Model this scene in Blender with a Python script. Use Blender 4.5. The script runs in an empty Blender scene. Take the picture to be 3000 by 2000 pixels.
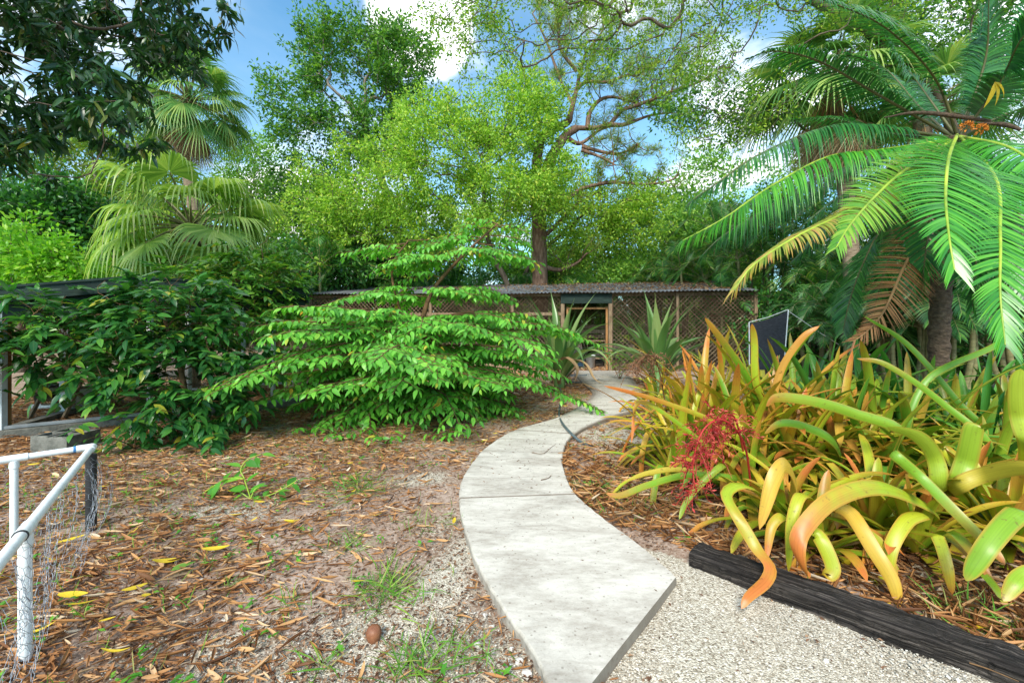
import bpy, math
import numpy as np
from mathutils import Vector

H = 1.4            # eye height
F = 1280.0         # focal length in photo pixels (3000 wide)
CX, CY = 1500.0, 950.0
scene = bpy.context.scene
COL = scene.collection
pi = math.pi

# ------------------------------------------------------------------ helpers
def A(*v):
    return np.array(v, dtype=float)

def P(u, v, Y):
    return np.array([(u - CX) / F * Y, Y, H - (v - CY) / F * Y])

def G(u, v, z=0.0):
    Y = (H - z) * F / (v - CY)
    return np.array([(u - CX) / F * Y, Y, z])

def nrm(a):
    a = np.asarray(a, float)
    return a / np.maximum(np.linalg.norm(a, axis=-1, keepdims=True), 1e-9)

def RNG(s):
    return np.random.default_rng(s)

def catmull(pts, n):
    p = np.asarray(pts, float)
    p = np.vstack([2 * p[0] - p[1], p, 2 * p[-1] - p[-2]])
    m = len(p) - 3
    t = np.linspace(0, m - 1e-9, n)
    i = t.astype(int)
    f = (t - i)[:, None]
    a, b, c, d = p[i], p[i + 1], p[i + 2], p[i + 3]
    return 0.5 * (2 * b + (c - a) * f + (2 * a - 5 * b + 4 * c - d) * f ** 2 + (3 * b - a - 3 * c + d) * f ** 3)

class MB:
    """collects vertices and faces of ONE mesh object"""
    def __init__(s):
        s.V = []; s.F = []; s.U = []; s.M = []; s.n = 0
    def add(s, V, Fc, UV=None, mat=0):
        V = np.asarray(V, float); Fc = np.asarray(Fc, int)
        s.V.append(V); s.F.append(Fc + s.n); s.n += len(V)
        s.U.append(np.zeros((len(V), 2)) if UV is None else np.asarray(UV, float))
        s.M.append(np.full(len(Fc), mat))
        return s
    def build(s, name, mats, parent=None, org=(0, 0, 0), smooth=True):
        org = np.asarray(org, float)
        me = bpy.data.meshes.new(name)
        V = np.vstack(s.V) - org; U = np.vstack(s.U)
        cnt = np.concatenate([np.full(len(f), f.shape[1]) for f in s.F])
        li = np.concatenate([f.ravel() for f in s.F])
        me.vertices.add(len(V)); me.vertices.foreach_set('co', V.ravel())
        me.loops.add(len(li)); me.loops.foreach_set('vertex_index', li.astype(np.int32))
        me.polygons.add(len(cnt))
        st = np.concatenate([[0], np.cumsum(cnt)[:-1]])
        me.polygons.foreach_set('loop_start', st.astype(np.int32))
        me.polygons.foreach_set('material_index', np.concatenate(s.M).astype(np.int32))
        me.polygons.foreach_set('use_smooth', np.full(len(cnt), smooth, dtype=bool))
        uv = me.uv_layers.new(name='UVMap')
        uv.data.foreach_set('uv', U[li].ravel())
        me.update(calc_edges=True)
        me.validate()
        if not isinstance(mats, (list, tuple)):
            mats = [mats]
        for m in mats:
            me.materials.append(m)
        o = bpy.data.objects.new(name, me)
        COL.objects.link(o)
        if parent is not None:
            o.parent = parent
        else:
            o.location = org
        return o

def tag(o, label=None, cat=None, group=None, kind=None):
    if label: o['label'] = label
    if cat: o['category'] = cat
    if group: o['group'] = group
    if kind: o['kind'] = kind
    return o

def empty(name, loc, label, cat, group=None):
    o = bpy.data.objects.new(name, None)
    o.empty_display_size = 0.2
    o.location = loc
    COL.objects.link(o)
    return tag(o, label, cat, group)

def copy_tree(o, loc, rz=0.0, sc=1.0, label=None):
    c = o.copy(); COL.objects.link(c)
    c.location = loc; c.rotation_euler = (0, 0, rz); c.scale = (sc, sc, sc)
    if label: c['label'] = label
    for ch in o.children:
        d = ch.copy(); COL.objects.link(d); d.parent = c
    return c

def tube(mb, pts, r, sides=6, mat=0, caps=True):
    p = np.asarray(pts, float); n = len(p)
    r = np.broadcast_to(np.asarray(r, float), (n,))
    t = np.gradient(p, axis=0) if n > 2 else np.repeat((p[1] - p[0])[None], n, 0)
    t = nrm(t)
    a = A(0, 0, 1) if abs(t[0, 2]) < .9 else A(1, 0, 0)
    u = nrm(np.cross(t[0], a))
    us = np.zeros((n, 3))
    for i in range(n):
        u = u - t[i] * (u @ t[i]); u = u / max(np.linalg.norm(u), 1e-9); us[i] = u
    vs = np.cross(t, us)
    th = np.arange(sides) * 2 * pi / sides
    V = p[:, None] + r[:, None, None] * (np.cos(th)[None, :, None] * us[:, None] + np.sin(th)[None, :, None] * vs[:, None])
    i = np.arange(n - 1)[:, None] * sides; k = np.arange(sides)[None]; k2 = (k + 1) % sides
    Fq = np.stack([i + k, i + k2, i + sides + k2, i + sides + k], -1).reshape(-1, 4)
    L = np.concatenate([[0], np.cumsum(np.linalg.norm(np.diff(p, axis=0), axis=1))])
    UV = np.stack([np.broadcast_to(th / (2 * pi), (n, sides)), np.broadcast_to(L[:, None], (n, sides))], -1).reshape(-1, 2)
    mb.add(V.reshape(-1, 3), Fq, UV, mat)
    if caps and sides >= 5:
        mb.add(V[0][::-1], [list(range(sides))], None, mat)
        mb.add(V[-1], [list(range(sides))], None, mat)

def box(mb, c, s, ax=None, mat=0, bev=0.0):
    """box of full size s about c, axes ax (rows), with optional chamfered edges"""
    c = np.asarray(c, float); h = np.asarray(s, float) / 2
    ax = np.eye(3) if ax is None else np.asarray(ax, float)
    if bev <= 0:
        q = np.array([[x, y, z] for z in (-1, 1) for y in (-1, 1) for x in (-1, 1)], float) * h
        Fq = [[0, 2, 3, 1], [4, 5, 7, 6], [0, 1, 5, 4], [2, 6, 7, 3], [0, 4, 6, 2], [1, 3, 7, 5]]
        mb.add(c + q @ ax, Fq, None, mat)
        return
    b = min(bev, h.min() * .9)
    V = []; idx = {}
    for sx in (-1, 1):
        for sy in (-1, 1):
            for sz in (-1, 1):
                for a in range(3):
                    q = A(sx, sy, sz) * h
                    for k in range(3):
                        if k != a: q[k] -= A(sx, sy, sz)[k] * b
                    idx[(sx, sy, sz, a)] = len(V); V.append(q)
    Q = []; T = []
    for a in range(3):
        o1, o2 = [k for k in range(3) if k != a]
        for s_ in (-1, 1):
            f = []
            for (p_, q_) in ((-1, -1), (1, -1), (1, 1), (-1, 1)):
                k = [0, 0, 0]; k[a] = s_; k[o1] = p_; k[o2] = q_
                f.append(idx[(*k, a)])
            Q.append(f)
        for p_ in (-1, 1):
            for q_ in (-1, 1):
                k0 = [0, 0, 0]; k0[a] = -1; k0[o1] = p_; k0[o2] = q_
                k1 = list(k0); k1[a] = 1
                Q.append([idx[(*k0, o1)], idx[(*k1, o1)], idx[(*k1, o2)], idx[(*k0, o2)]])
    for sx in (-1, 1):
        for sy in (-1, 1):
            for sz in (-1, 1):
                T.append([idx[(sx, sy, sz, a)] for a in range(3)])
    V = c + np.array(V) @ ax
    n0 = mb.n
    mb.add(V, Q, None, mat)
    mb.F.append(np.array(T) + n0); mb.M.append(np.full(len(T), mat))

def beam(mb, a, b, w, d, mat=0, up=(0, 0, 1), bev=0.004):
    a = np.asarray(a, float); b = np.asarray(b, float)
    x = nrm(b - a); up = np.asarray(up, float)
    if abs(x @ up) > .95: up = A(0, 1, 0)
    y = nrm(np.cross(up, x)); z = np.cross(x, y)
    box(mb, (a + b) / 2, (np.linalg.norm(b - a), w, d), [x, y, z], mat, bev)

# ------------------------------------------------------------------ leaf shapes
def tpl_leaf(n=4, w=.35, fold=.25, droop=.25, shape='ovate', curl=0.0):
    t = np.linspace(0, 1, n + 1)
    if shape == 'ovate': pw = np.sin(pi * np.clip(t, 0, 1) ** .72) ** .85
    elif shape == 'lance': pw = np.sin(pi * t ** .8) ** .75
    else: pw = np.sin(pi * t ** 1.15) ** .7
    pw = np.maximum(pw, .03) * w / 2
    y = t; z = -droop * t ** 2
    rows = []
    for s_ in (-1, 0, 1):
        zz = z + (fold * pw if s_ else 0)
        rows.append(np.stack([s_ * pw, y, zz], -1))
    V = np.stack(rows, 1).reshape(-1, 3)
    Fq = []
    for i in range(n):
        a = i * 3
        Fq += [[a, a + 1, a + 4, a + 3], [a + 1, a + 2, a + 5, a + 4]]
    UV = np.stack([np.tile([0, .5, 1], n + 1), np.repeat(t, 3)], -1)
    return V, np.array(Fq), UV

def tpl_diamond(w=.5, fold=.18, droop=.1):
    V = A([0, 0, 0], [-w / 2, .45, fold * w], [0, 1, -droop], [w / 2, .45, fold * w])
    return V, np.array([[0, 3, 2], [0, 2, 1]]), A([.5, 0], [0, .45], [.5, 1], [1, .45])

def scatter(mb, tpl, pos, d, n, sc, mat=0):
    V, Fq, UV = tpl
    pos = np.asarray(pos, float); m = len(pos)
    if m == 0: return
    y = nrm(d); x = nrm(np.cross(y, n)); z = np.cross(x, y)
    sc = np.broadcast_to(np.asarray(sc, float), (m,))
    W = pos[:, None] + sc[:, None, None] * (V[None, :, 0:1] * x[:, None] + V[None, :, 1:2] * y[:, None] + V[None, :, 2:3] * z[:, None])
    k = len(V)
    FF = (Fq[None] + (np.arange(m) * k)[:, None, None]).reshape(-1, Fq.shape[1])
    mb.add(W.reshape(-1, 3), FF, np.tile(UV, (m, 1)), mat)

# ------------------------------------------------------------------ materials
def new_mat(name):
    m = bpy.data.materials.new(name); m.use_nodes = True
    nt = m.node_tree; nt.nodes.clear()
    out = nt.nodes.new('ShaderNodeOutputMaterial')
    return m, nt, out

def N(nt, t, **kw):
    n = nt.nodes.new(t)
    for k, v in kw.items():
        if k in ('operation', 'blend_type', 'data_type', 'feature', 'attribute_name', 'interpolation_type', 'distance', 'noise_dimensions', 'use_clamp', 'wave_type', 'bands_direction'):
            setattr(n, k, v)
        else:
            n.inputs[k.replace('_', ' ') if isinstance(k, str) else k].default_value = v
    return n

def ramp(nt, stops, fac=None, interp='LINEAR'):
    r = nt.nodes.new('ShaderNodeValToRGB'); r.color_ramp.interpolation = interp
    el = r.color_ramp.elements
    while len(el) < len(stops): el.new(0.5)
    for e, (p, c) in zip(el, stops):
        e.position = p; e.color = (*c, 1) if len(c) == 3 else c
    if fac is not None: nt.links.new(fac, r.inputs[0])
    return r

def mixc(nt, fac, a, b, blend='MIX'):
    m = nt.nodes.new('ShaderNodeMix'); m.data_type = 'RGBA'; m.blend_type = blend
    for sock, v in ((m.inputs[0], fac), (m.inputs[6], a), (m.inputs[7], b)):
        if isinstance(v, bpy.types.NodeSocket): nt.links.new(v, sock)
        elif isinstance(v, (tuple, list)): sock.default_value = (*v, 1) if len(v) == 3 else v
        else: sock.default_value = v
    return m.outputs[2]

def math_(nt, op, a, b=None, clamp=False):
    m = nt.nodes.new('ShaderNodeMath'); m.operation = op; m.use_clamp = clamp
    for i, v in enumerate((a, b)):
        if v is None: continue
        if isinstance(v, bpy.types.NodeSocket): nt.links.new(v, m.inputs[i])
        else: m.inputs[i].default_value = v
    return m.outputs[0]

def leaf_mat(name, stops, trans=.4, rough=.4, spec=.5, tcol=(1.15, 1.25, .6), midrib=None, tip=None, tipstart=.7, streak=0.0, margin=None, spots=0.0, lift=1.0):
    """foliage: colour differs from leaf to leaf (random per mesh island), light passes through"""
    m, nt, out = new_mat(name); L = nt.links
    geo = nt.nodes.new('ShaderNodeNewGeometry')
    if lift != 1.0: stops = [(p_, tuple(min(.8, q_ * lift) for q_ in c_)) for p_, c_ in stops]
    c = ramp(nt, stops, geo.outputs['Random Per Island']).outputs[0]
    uv = nt.nodes.new('ShaderNodeUVMap')
    sep = nt.nodes.new('ShaderNodeSeparateXYZ'); L.new(uv.outputs[0], sep.inputs[0])
    if tip is not None:
        no = N(nt, 'ShaderNodeTexNoise', Scale=9.0, Detail=3.0)
        tcd = nt.nodes.new('ShaderNodeTexCoord'); L.new(tcd.outputs['Object'], no.inputs['Vector'])
        r2 = math_(nt, 'FRACT', math_(nt, 'MULTIPLY', geo.outputs['Random Per Island'], 37.7))
        t0 = math_(nt, 'ADD', sep.outputs[1], math_(nt, 'MULTIPLY', math_(nt, 'SUBTRACT', r2, .5), .6))
        t0 = math_(nt, 'ADD', t0, math_(nt, 'MULTIPLY', math_(nt, 'SUBTRACT', no.outputs[0], .5), .5))
        mr = nt.nodes.new('ShaderNodeMapRange'); mr.inputs[1].default_value = tipstart; mr.inputs[2].default_value = tipstart + .45
        L.new(t0, mr.inputs[0])
        c = mixc(nt, mr.outputs[0], c, tip)
    if midrib is not None:
        d = math_(nt, 'ABSOLUTE', math_(nt, 'SUBTRACT', sep.outputs[0], .5))
        mr = nt.nodes.new('ShaderNodeMapRange'); mr.inputs[1].default_value = .10; mr.inputs[2].default_value = .03
        L.new(d, mr.inputs[0])
        c = mixc(nt, math_(nt, 'MULTIPLY', mr.outputs[0], .6), c, midrib)
    if margin is not None:
        d = math_(nt, 'ABSOLUTE', math_(nt, 'SUBTRACT', sep.outputs[0], .5))
        mr = nt.nodes.new('ShaderNodeMapRange'); mr.inputs[1].default_value = .34; mr.inputs[2].default_value = .5; L.new(d, mr.inputs[0])
        c = mixc(nt, math_(nt, 'MULTIPLY', mr.outputs[0], .75), c, margin)
    if spots > 0:
        ns = N(nt, 'ShaderNodeTexNoise', Scale=42.0, Detail=3.0); tcs = nt.nodes.new('ShaderNodeTexCoord'); L.new(tcs.outputs['Object'], ns.inputs['Vector'])
        mr = nt.nodes.new('ShaderNodeMapRange'); mr.inputs[1].default_value = .64; mr.inputs[2].default_value = .74; L.new(ns.outputs[0], mr.inputs[0])
        c = mixc(nt, math_(nt, 'MULTIPLY', mr.outputs[0], spots), c, (.14, .06, .02))
    if streak > 0:
        no = N(nt, 'ShaderNodeTexNoise', Scale=1.0, Detail=2.0)
        mp = nt.nodes.new('ShaderNodeMapping'); mp.inputs['Scale'].default_value = (14, 1.6, 1)
        L.new(uv.outputs[0], mp.inputs[0]); L.new(mp.outputs[0], no.inputs['Vector'])
        mr = nt.nodes.new('ShaderNodeMapRange'); mr.inputs[1].default_value = .3; mr.inputs[2].default_value = .7
        mr.inputs[3].default_value = 1 - streak; mr.inputs[4].default_value = 1 + streak
        L.new(no.outputs[0], mr.inputs[0])
        cc = nt.nodes.new('ShaderNodeCombineXYZ')
        for i in range(3): L.new(mr.outputs[0], cc.inputs[i])
        c = mixc(nt, 1.0, c, cc.outputs[0], 'MULTIPLY')
    pb = N(nt, 'ShaderNodeBsdfPrincipled', Roughness=rough)
    pb.inputs['Specular IOR Level'].default_value = spec
    L.new(c, pb.inputs['Base Color'])
    tr = nt.nodes.new('ShaderNodeBsdfTranslucent')
    L.new(mixc(nt, 1.0, c, tcol, 'MULTIPLY'), tr.inputs[0])
    mx = nt.nodes.new('ShaderNodeMixShader'); mx.inputs[0].default_value = trans
    L.new(pb.outputs[0], mx.inputs[1]); L.new(tr.outputs[0], mx.inputs[2]); L.new(mx.outputs[0], out.inputs[0])
    return m

def surf_mat(name, stops, scale=6.0, detail=6.0, rough=.8, spec=.3, stretch=(1, 1, 1), bump=.3, bscale=None, coord='Object', island=0.0, metal=0.0, bdist=.01):
    m, nt, out = new_mat(name); L = nt.links
    tc = nt.nodes.new('ShaderNodeTexCoord')
    mp = nt.nodes.new('ShaderNodeMapping'); mp.inputs['Scale'].default_value = stretch
    L.new(tc.outputs[coord], mp.inputs[0])
    no = N(nt, 'ShaderNodeTexNoise', Scale=scale, Detail=detail, Roughness=.65)
    L.new(mp.outputs[0], no.inputs['Vector'])
    fac = no.outputs[0]
    if island > 0:
        geo = nt.nodes.new('ShaderNodeNewGeometry')
        fac = math_(nt, 'ADD', fac, math_(nt, 'MULTIPLY', math_(nt, 'SUBTRACT', geo.outputs['Random Per Island'], .5), island))
    c = ramp(nt, stops, fac).outputs[0]
    pb = N(nt, 'ShaderNodeBsdfPrincipled', Roughness=rough, Metallic=metal)
    pb.inputs['Specular IOR Level'].default_value = spec
    L.new(c, pb.inputs['Base Color'])
    if bump > 0:
        n2 = N(nt, 'ShaderNodeTexNoise', Scale=bscale or scale * 3, Detail=5.0)
        L.new(mp.outputs[0], n2.inputs['Vector'])
        b = N(nt, 'ShaderNodeBump', Strength=bump, Distance=bdist)
        L.new(n2.outputs[0], b.inputs['Height']); L.new(b.outputs[0], pb.inputs['Normal'])
    L.new(pb.outputs[0], out.inputs[0])
    return m

M = {}
M['bark'] = surf_mat('bark', [(.3, (.05, .038, .03)), (.6, (.16, .12, .09)), (.8, (.26, .21, .17))], 9, 6, .9, .2, (1, 1, .35), .8)
M['bark_grey'] = surf_mat('bark_grey', [(.3, (.10, .085, .07)), (.6, (.26, .22, .18)), (.85, (.42, .37, .32))], 9, 6, .9, .2, (1, 1, .35), .8)
M['bark_pine'] = surf_mat('bark_pine', [(.3, (.07, .04, .03)), (.55, (.20, .12, .085)), (.8, (.36, .26, .21))], 11, 5, .9, .2, (1, 1, .3), 1.0)
M['twig'] = surf_mat('twig', [(.3, (.07, .04, .02)), (.7, (.20, .11, .05))], 20, 3, .8, .2, bump=.2)
M['cycad_bark'] = surf_mat('cycad_bark', [(.3, (.035, .024, .018)), (.6, (.12, .08, .055)), (.85, (.24, .17, .12))], 16, 6, .9, .2, (1, 1, 1.6), 1.0, 20, bdist=.03)
M['palm_bark'] = surf_mat('palm_bark', [(.3, (.10, .07, .045)), (.6, (.26, .19, .13)), (.85, (.40, .32, .23))], 7, 5, .9, .2, (1, 1, 3.5), .9)
M['areca_stem'] = surf_mat('areca_stem', [(.3, (.10, .10, .04)), (.6, (.22, .20, .09)), (.8, (.32, .29, .16))], 5, 4, .6, .3, (1, 1, 4), .3)

g = lambda *c: c
M['mango'] = leaf_mat('mango_leaf', [(0, g(.008, .04, .012)), (.5, g(.016, .075, .018)), (.86, g(.04, .13, .024)), (.96, g(.07, .16, .03)), (1, g(.25, .22, .03))], .28, .32, .55, midrib=(.08, .14, .05), lift=1.00)
M['oak'] = leaf_mat('oak_leaf', [(0, g(.022, .08, .015)), (.5, g(.055, .16, .02)), (1, g(.15, .28, .03))], .4, .45, .4, lift=1.45)
M['oak_top'] = leaf_mat('overhang_leaf', [(0, g(.035, .10, .012)), (.5, g(.11, .22, .02)), (1, g(.28, .36, .04))], .5, .45, .4, lift=1.6)
M['bright'] = leaf_mat('bright_tree_leaf', [(0, g(.12, .24, .03)), (.5, g(.24, .42, .045)), (.88, g(.40, .55, .08)), (1, g(.55, .56, .08))], .5, .45, .35, lift=1.20)
M['pine'] = leaf_mat('pine_needle', [(0, g(.09, .19, .03)), (.7, g(.26, .38, .05)), (1, g(.46, .36, .08))], .35, .5, .3)
M['far'] = leaf_mat('far_leaf', [(0, g(.05, .14, .02)), (.5, g(.12, .26, .04)), (1, g(.25, .38, .06))], .4, .5, .3, lift=1.45)
M['far_lime'] = leaf_mat('far_lime_leaf', [(0, g(.08, .18, .02)), (.6, g(.17, .30, .04)), (1, g(.34, .38, .06))], .45, .5, .3)
M['hedge'] = leaf_mat('hedge_leaf', [(0, g(.012, .06, .014)), (.6, g(.03, .12, .02)), (1, g(.09, .24, .03))], .35, .35, .5, lift=1.40)
M['lime'] = leaf_mat('lime_leaf', [(0, g(.10, .30, .02)), (.6, g(.18, .45, .03)), (1, g(.34, .55, .05))], .45, .4, .4)
M['shrub'] = leaf_mat('shrub_leaf', [(0, g(.05, .21, .02)), (.5, g(.11, .37, .035)), (.93, g(.19, .50, .05)), (.975, g(.28, .52, .06)), (1, g(.58, .30, .03))], .42, .40, .45, midrib=(.20, .42, .08), lift=1.10)
M['dark_shrub'] = leaf_mat('dark_shrub_leaf', [(0, g(.012, .07, .016)), (.5, g(.026, .12, .024)), (.85, g(.06, .20, .03)), (.96, g(.13, .30, .035)), (1, g(.34, .30, .03))], .38, .30, .55, midrib=(.08, .16, .05), lift=1.25)
M['mid_shrub'] = leaf_mat('mid_shrub_leaf', [(0, g(.04, .13, .02)), (.5, g(.09, .24, .03)), (.92, g(.20, .36, .04)), (1, g(.42, .33, .03))], .42, .38, .45, lift=1.20)
M['areca'] = leaf_mat('areca_leaf', [(0, g(.016, .065, .014)), (.5, g(.035, .12, .02)), (.85, g(.08, .20, .03)), (1, g(.26, .26, .05))], .4, .4, .45, lift=1.50)
M['areca_dark'] = leaf_mat('areca_dark_leaf', [(0, g(.012, .05, .014)), (.6, g(.025, .10, .02)), (1, g(.07, .17, .03))], .35, .4, .45, lift=1.50)
M['fan'] = leaf_mat('fan_leaf', [(0, g(.08, .17, .03)), (.5, g(.17, .29, .05)), (.9, g(.30, .40, .10)), (1, g(.42, .42, .14))], .4, .38, .5, tip=(.70, .62, .30), tipstart=.85, lift=1.35)
M['cabbage'] = leaf_mat('cabbage_palm_leaf', [(0, g(.035, .11, .025)), (.6, g(.10, .22, .05)), (1, g(.30, .36, .10))], .35, .36, .5, tip=(.30, .24, .10), tipstart=.95, lift=1.45)
M['dead_fan'] = leaf_mat('dead_fan_leaf', [(0, g(.22, .13, .06)), (.6, g(.42, .29, .16)), (1, g(.58, .45, .29))], .25, .7, .2, tcol=(1, .9, .8))
M['cycad'] = leaf_mat('cycad_leaf', [(0, g(.008, .055, .014)), (.6, g(.018, .10, .020)), (1, g(.04, .16, .028))], .35, .34, .6, lift=1.75)
M['cycad_bright'] = leaf_mat('cycad_bright_leaf', [(0, g(.03, .17, .02)), (.6, g(.06, .28, .025)), (1, g(.13, .40, .035))], .35, .30, .6, lift=1.15)
M['cycad_lime'] = leaf_mat('cycad_lime_leaf', [(0, g(.08, .26, .02)), (.6, g(.16, .36, .03)), (1, g(.28, .44, .05))], .35, .34, .5)
M['cycad_yellow'] = leaf_mat('cycad_yellow_leaf', [(0, g(.16, .24, .025)), (.5, g(.30, .34, .05)), (.8, g(.46, .36, .08)), (1, g(.45, .22, .08))], .3, .45, .4, tip=(.50, .22, .07), tipstart=.8)
M['cycad_dead'] = leaf_mat('cycad_dead_leaf', [(0, g(.14, .06, .025)), (.6, g(.30, .13, .05)), (1, g(.42, .22, .10))], .2, .6, .3, tcol=(1, .9, .8))
M['rachis'] = surf_mat('rachis', [(.3, (.12, .22, .02)), (.7, (.42, .52, .05))], 3, 3, .4, .4, bump=0)
M['rachis_dark'] = surf_mat('rachis_dark', [(.3, (.05, .06, .02)), (.7, (.13, .12, .04))], 3, 3, .5, .4, bump=0)
M['rachis_dead'] = surf_mat('rachis_dead', [(.3, (.16, .08, .03)), (.7, (.36, .21, .10))], 3, 3, .6, .3, bump=0)
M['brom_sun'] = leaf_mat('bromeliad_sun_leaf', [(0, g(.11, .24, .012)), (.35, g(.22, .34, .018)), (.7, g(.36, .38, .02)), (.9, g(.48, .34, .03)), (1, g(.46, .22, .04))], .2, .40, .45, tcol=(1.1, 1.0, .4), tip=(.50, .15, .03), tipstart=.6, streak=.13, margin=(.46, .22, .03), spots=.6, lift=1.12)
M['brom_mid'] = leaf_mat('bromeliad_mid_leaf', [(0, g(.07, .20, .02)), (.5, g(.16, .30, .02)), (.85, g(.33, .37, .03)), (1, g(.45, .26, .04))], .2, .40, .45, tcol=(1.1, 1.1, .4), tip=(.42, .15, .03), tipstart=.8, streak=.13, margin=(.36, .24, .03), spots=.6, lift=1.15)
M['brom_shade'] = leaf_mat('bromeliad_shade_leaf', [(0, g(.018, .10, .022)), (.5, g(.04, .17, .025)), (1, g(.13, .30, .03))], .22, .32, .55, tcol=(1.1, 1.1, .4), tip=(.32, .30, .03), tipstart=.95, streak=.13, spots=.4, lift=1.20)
M['brom_old'] = leaf_mat('bromeliad_old_leaf', [(0, g(.16, .09, .04)), (.6, g(.36, .24, .12)), (1, g(.50, .38, .22))], .15, .6, .3, tcol=(1, .9, .8), streak=.2)
M['red_flower'] = leaf_mat('red_flower', [(0, g(.26, .015, .02)), (.6, g(.50, .04, .035)), (1, g(.62, .16, .10))], .25, .5, .3, tcol=(1, .8, .8))
M['brown_flower'] = leaf_mat('brown_flower', [(0, g(.11, .045, .025)), (1, g(.32, .16, .08))], .2, .7, .2, tcol=(1, .9, .8))
M['lily'] = leaf_mat('lily_leaf', [(0, g(.045, .12, .03)), (.6, g(.10, .19, .05)), (1, g(.20, .26, .09))], .25, .33, .5, tip=(.30, .26, .12), tipstart=1.05, streak=.16, lift=1.20)
M['litter'] = leaf_mat('litter_leaf', [(0, g(.11, .045, .02)), (.25, g(.27, .115, .04)), (.55, g(.44, .21, .075)), (.82, g(.55, .31, .13)), (.94, g(.62, .42, .24)), (1, g(.64, .52, .38))], .12, .6, .3, tcol=(1, .85, .7))
M['mulch'] = leaf_mat('mulch_chip', [(0, g(.06, .03, .018)), (.5, g(.18, .09, .05)), (1, g(.36, .22, .13))], .05, .8, .2, tcol=(1, .9, .8))
M['yellow'] = leaf_mat('yellow_leaf', [(0, g(.62, .42, .02)), (1, g(.70, .50, .03))], .2, .45, .4, tcol=(1, 1, .6))
M['grass'] = leaf_mat('grass_blade', [(0, g(.07, .20, .02)), (.6, g(.14, .34, .03)), (.9, g(.28, .42, .06)), (1, g(.45, .38, .14))], .4, .45, .35)
M['weed'] = leaf_mat('weed_leaf', [(0, g(.05, .20, .02)), (.6, g(.10, .34, .03)), (1, g(.22, .46, .04))], .4, .42, .4)
M['wood_dark'] = surf_mat('weathered_timber', [(.30, (.006, .005, .005)), (.48, (.024, .020, .018)), (.60, (.07, .058, .050)), (.70, (.16, .13, .115)), (.80, (.50, .46, .42))], 13, 12, .9, .15, (.22, 5, 5), 1.0, 22, bdist=.03)
M['wood'] = surf_mat('grey_brown_wood', [(.3, (.13, .085, .05)), (.6, (.30, .21, .13)), (.8, (.44, .33, .22))], 6, 6, .85, .2, (3, 3, .6), .3, island=.25)
M['lattice'] = surf_mat('lattice_wood', [(.3, (.13, .088, .055)), (.6, (.28, .195, .12)), (.85, (.42, .31, .20))], 5, 6, .85, .2, (1, 1, 1), .3, island=.45)
M['wood_post'] = surf_mat('orange_wood_post', [(.3, (.24, .11, .04)), (.6, (.42, .22, .09)), (.85, (.55, .35, .18))], 5, 6, .8, .2, (3, 3, .5), .3)
M['fascia'] = surf_mat('green_black_fascia', [(.3, (.008, .016, .013)), (.6, (.018, .036, .028)), (.85, (.05, .075, .06))], 4, 6, .75, .3, (1, 1, 4), .3)
M['white'] = surf_mat('white_painted_frame', [(.3, (.46, .47, .49)), (.6, (.64, .66, .68))], 5, 5, .6, .4, bump=.1)
M['grey_frame'] = surf_mat('dull_grey_frame', [(.3, (.16, .17, .18)), (.6, (.30, .32, .34))], 5, 5, .6, .4, bump=.1)
M['pvc'] = surf_mat('white_pvc', [(.25, (.52, .53, .52)), (.45, (.72, .74, .74)), (.7, (.80, .81, .81))], 7, 6, .38, .5, (1, 1, 1), .05)
M['blue_tape'] = surf_mat('blue_glue', [(.3, (.03, .12, .30)), (.7, (.08, .26, .50))], 20, 3, .4, .4, bump=0)
M['black'] = surf_mat('black_plastic', [(.3, (.012, .012, .014)), (.7, (.03, .03, .034))], 8, 4, .5, .4, bump=.1)
M['wire'] = surf_mat('galvanised_wire', [(.3, (.20, .21, .24)), (.7, (.40, .42, .46))], 30, 3, .4, .5, bump=0, metal=.5)
M['hose'] = surf_mat('dark_hose', [(.3, (.05, .07, .08)), (.7, (.11, .14, .15))], 12, 4, .4, .5, bump=.1)
M['cement'] = surf_mat('grey_cement', [(.3, (.07, .07, .06)), (.52, (.16, .155, .135)), (.8, (.28, .27, .24))], 8, 8, .95, .2, (1, 1, 1), .8, 60)
M['tin'] = surf_mat('weathered_tin', [(.32, (.07, .066, .068)), (.5, (.15, .15, .165)), (.68, (.26, .26, .28)), (.85, (.36, .34, .33))], 1.2, 8, .55, .5, (2.5, .6, 1), .1, metal=.15)
M['litter_roof'] = M['mulch']
M['cloth'] = surf_mat('black_shade_cloth', [(.35, (.012, .014, .02)), (.6, (.03, .034, .045)), (.8, (.07, .075, .09))], 16, 6, .7, .3, (1, 1, 4), .4)
M['bucket_blue'] = surf_mat('blue_plastic', [(.3, (.05, .16, .34)), (.7, (.13, .30, .52))], 4, 4, .5, .4, bump=0)
M['bucket_white'] = surf_mat('white_plastic', [(.3, (.50, .54, .56)), (.7, (.68, .71, .72))], 4, 4, .5, .4, bump=0)
M['pot'] = surf_mat('dark_pot', [(.3, (.02, .02, .02)), (.7, (.06, .05, .045))], 6, 4, .7, .3, bump=.1)
M['nut'] = surf_mat('brown_nut', [(.3, (.12, .04, .02)), (.7, (.28, .11, .05))], 14, 5, .55, .4, bump=.4)
M['stone'] = surf_mat('limestone', [(.3, (.42, .38, .33)), (.7, (.68, .65, .60))], 14, 6, .9, .2, bump=.5)
M['cone'] = surf_mat('orange_cone', [(.3, (.45, .12, .02)), (.7, (.65, .26, .04))], 30, 4, .7, .2, bump=.6)

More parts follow.
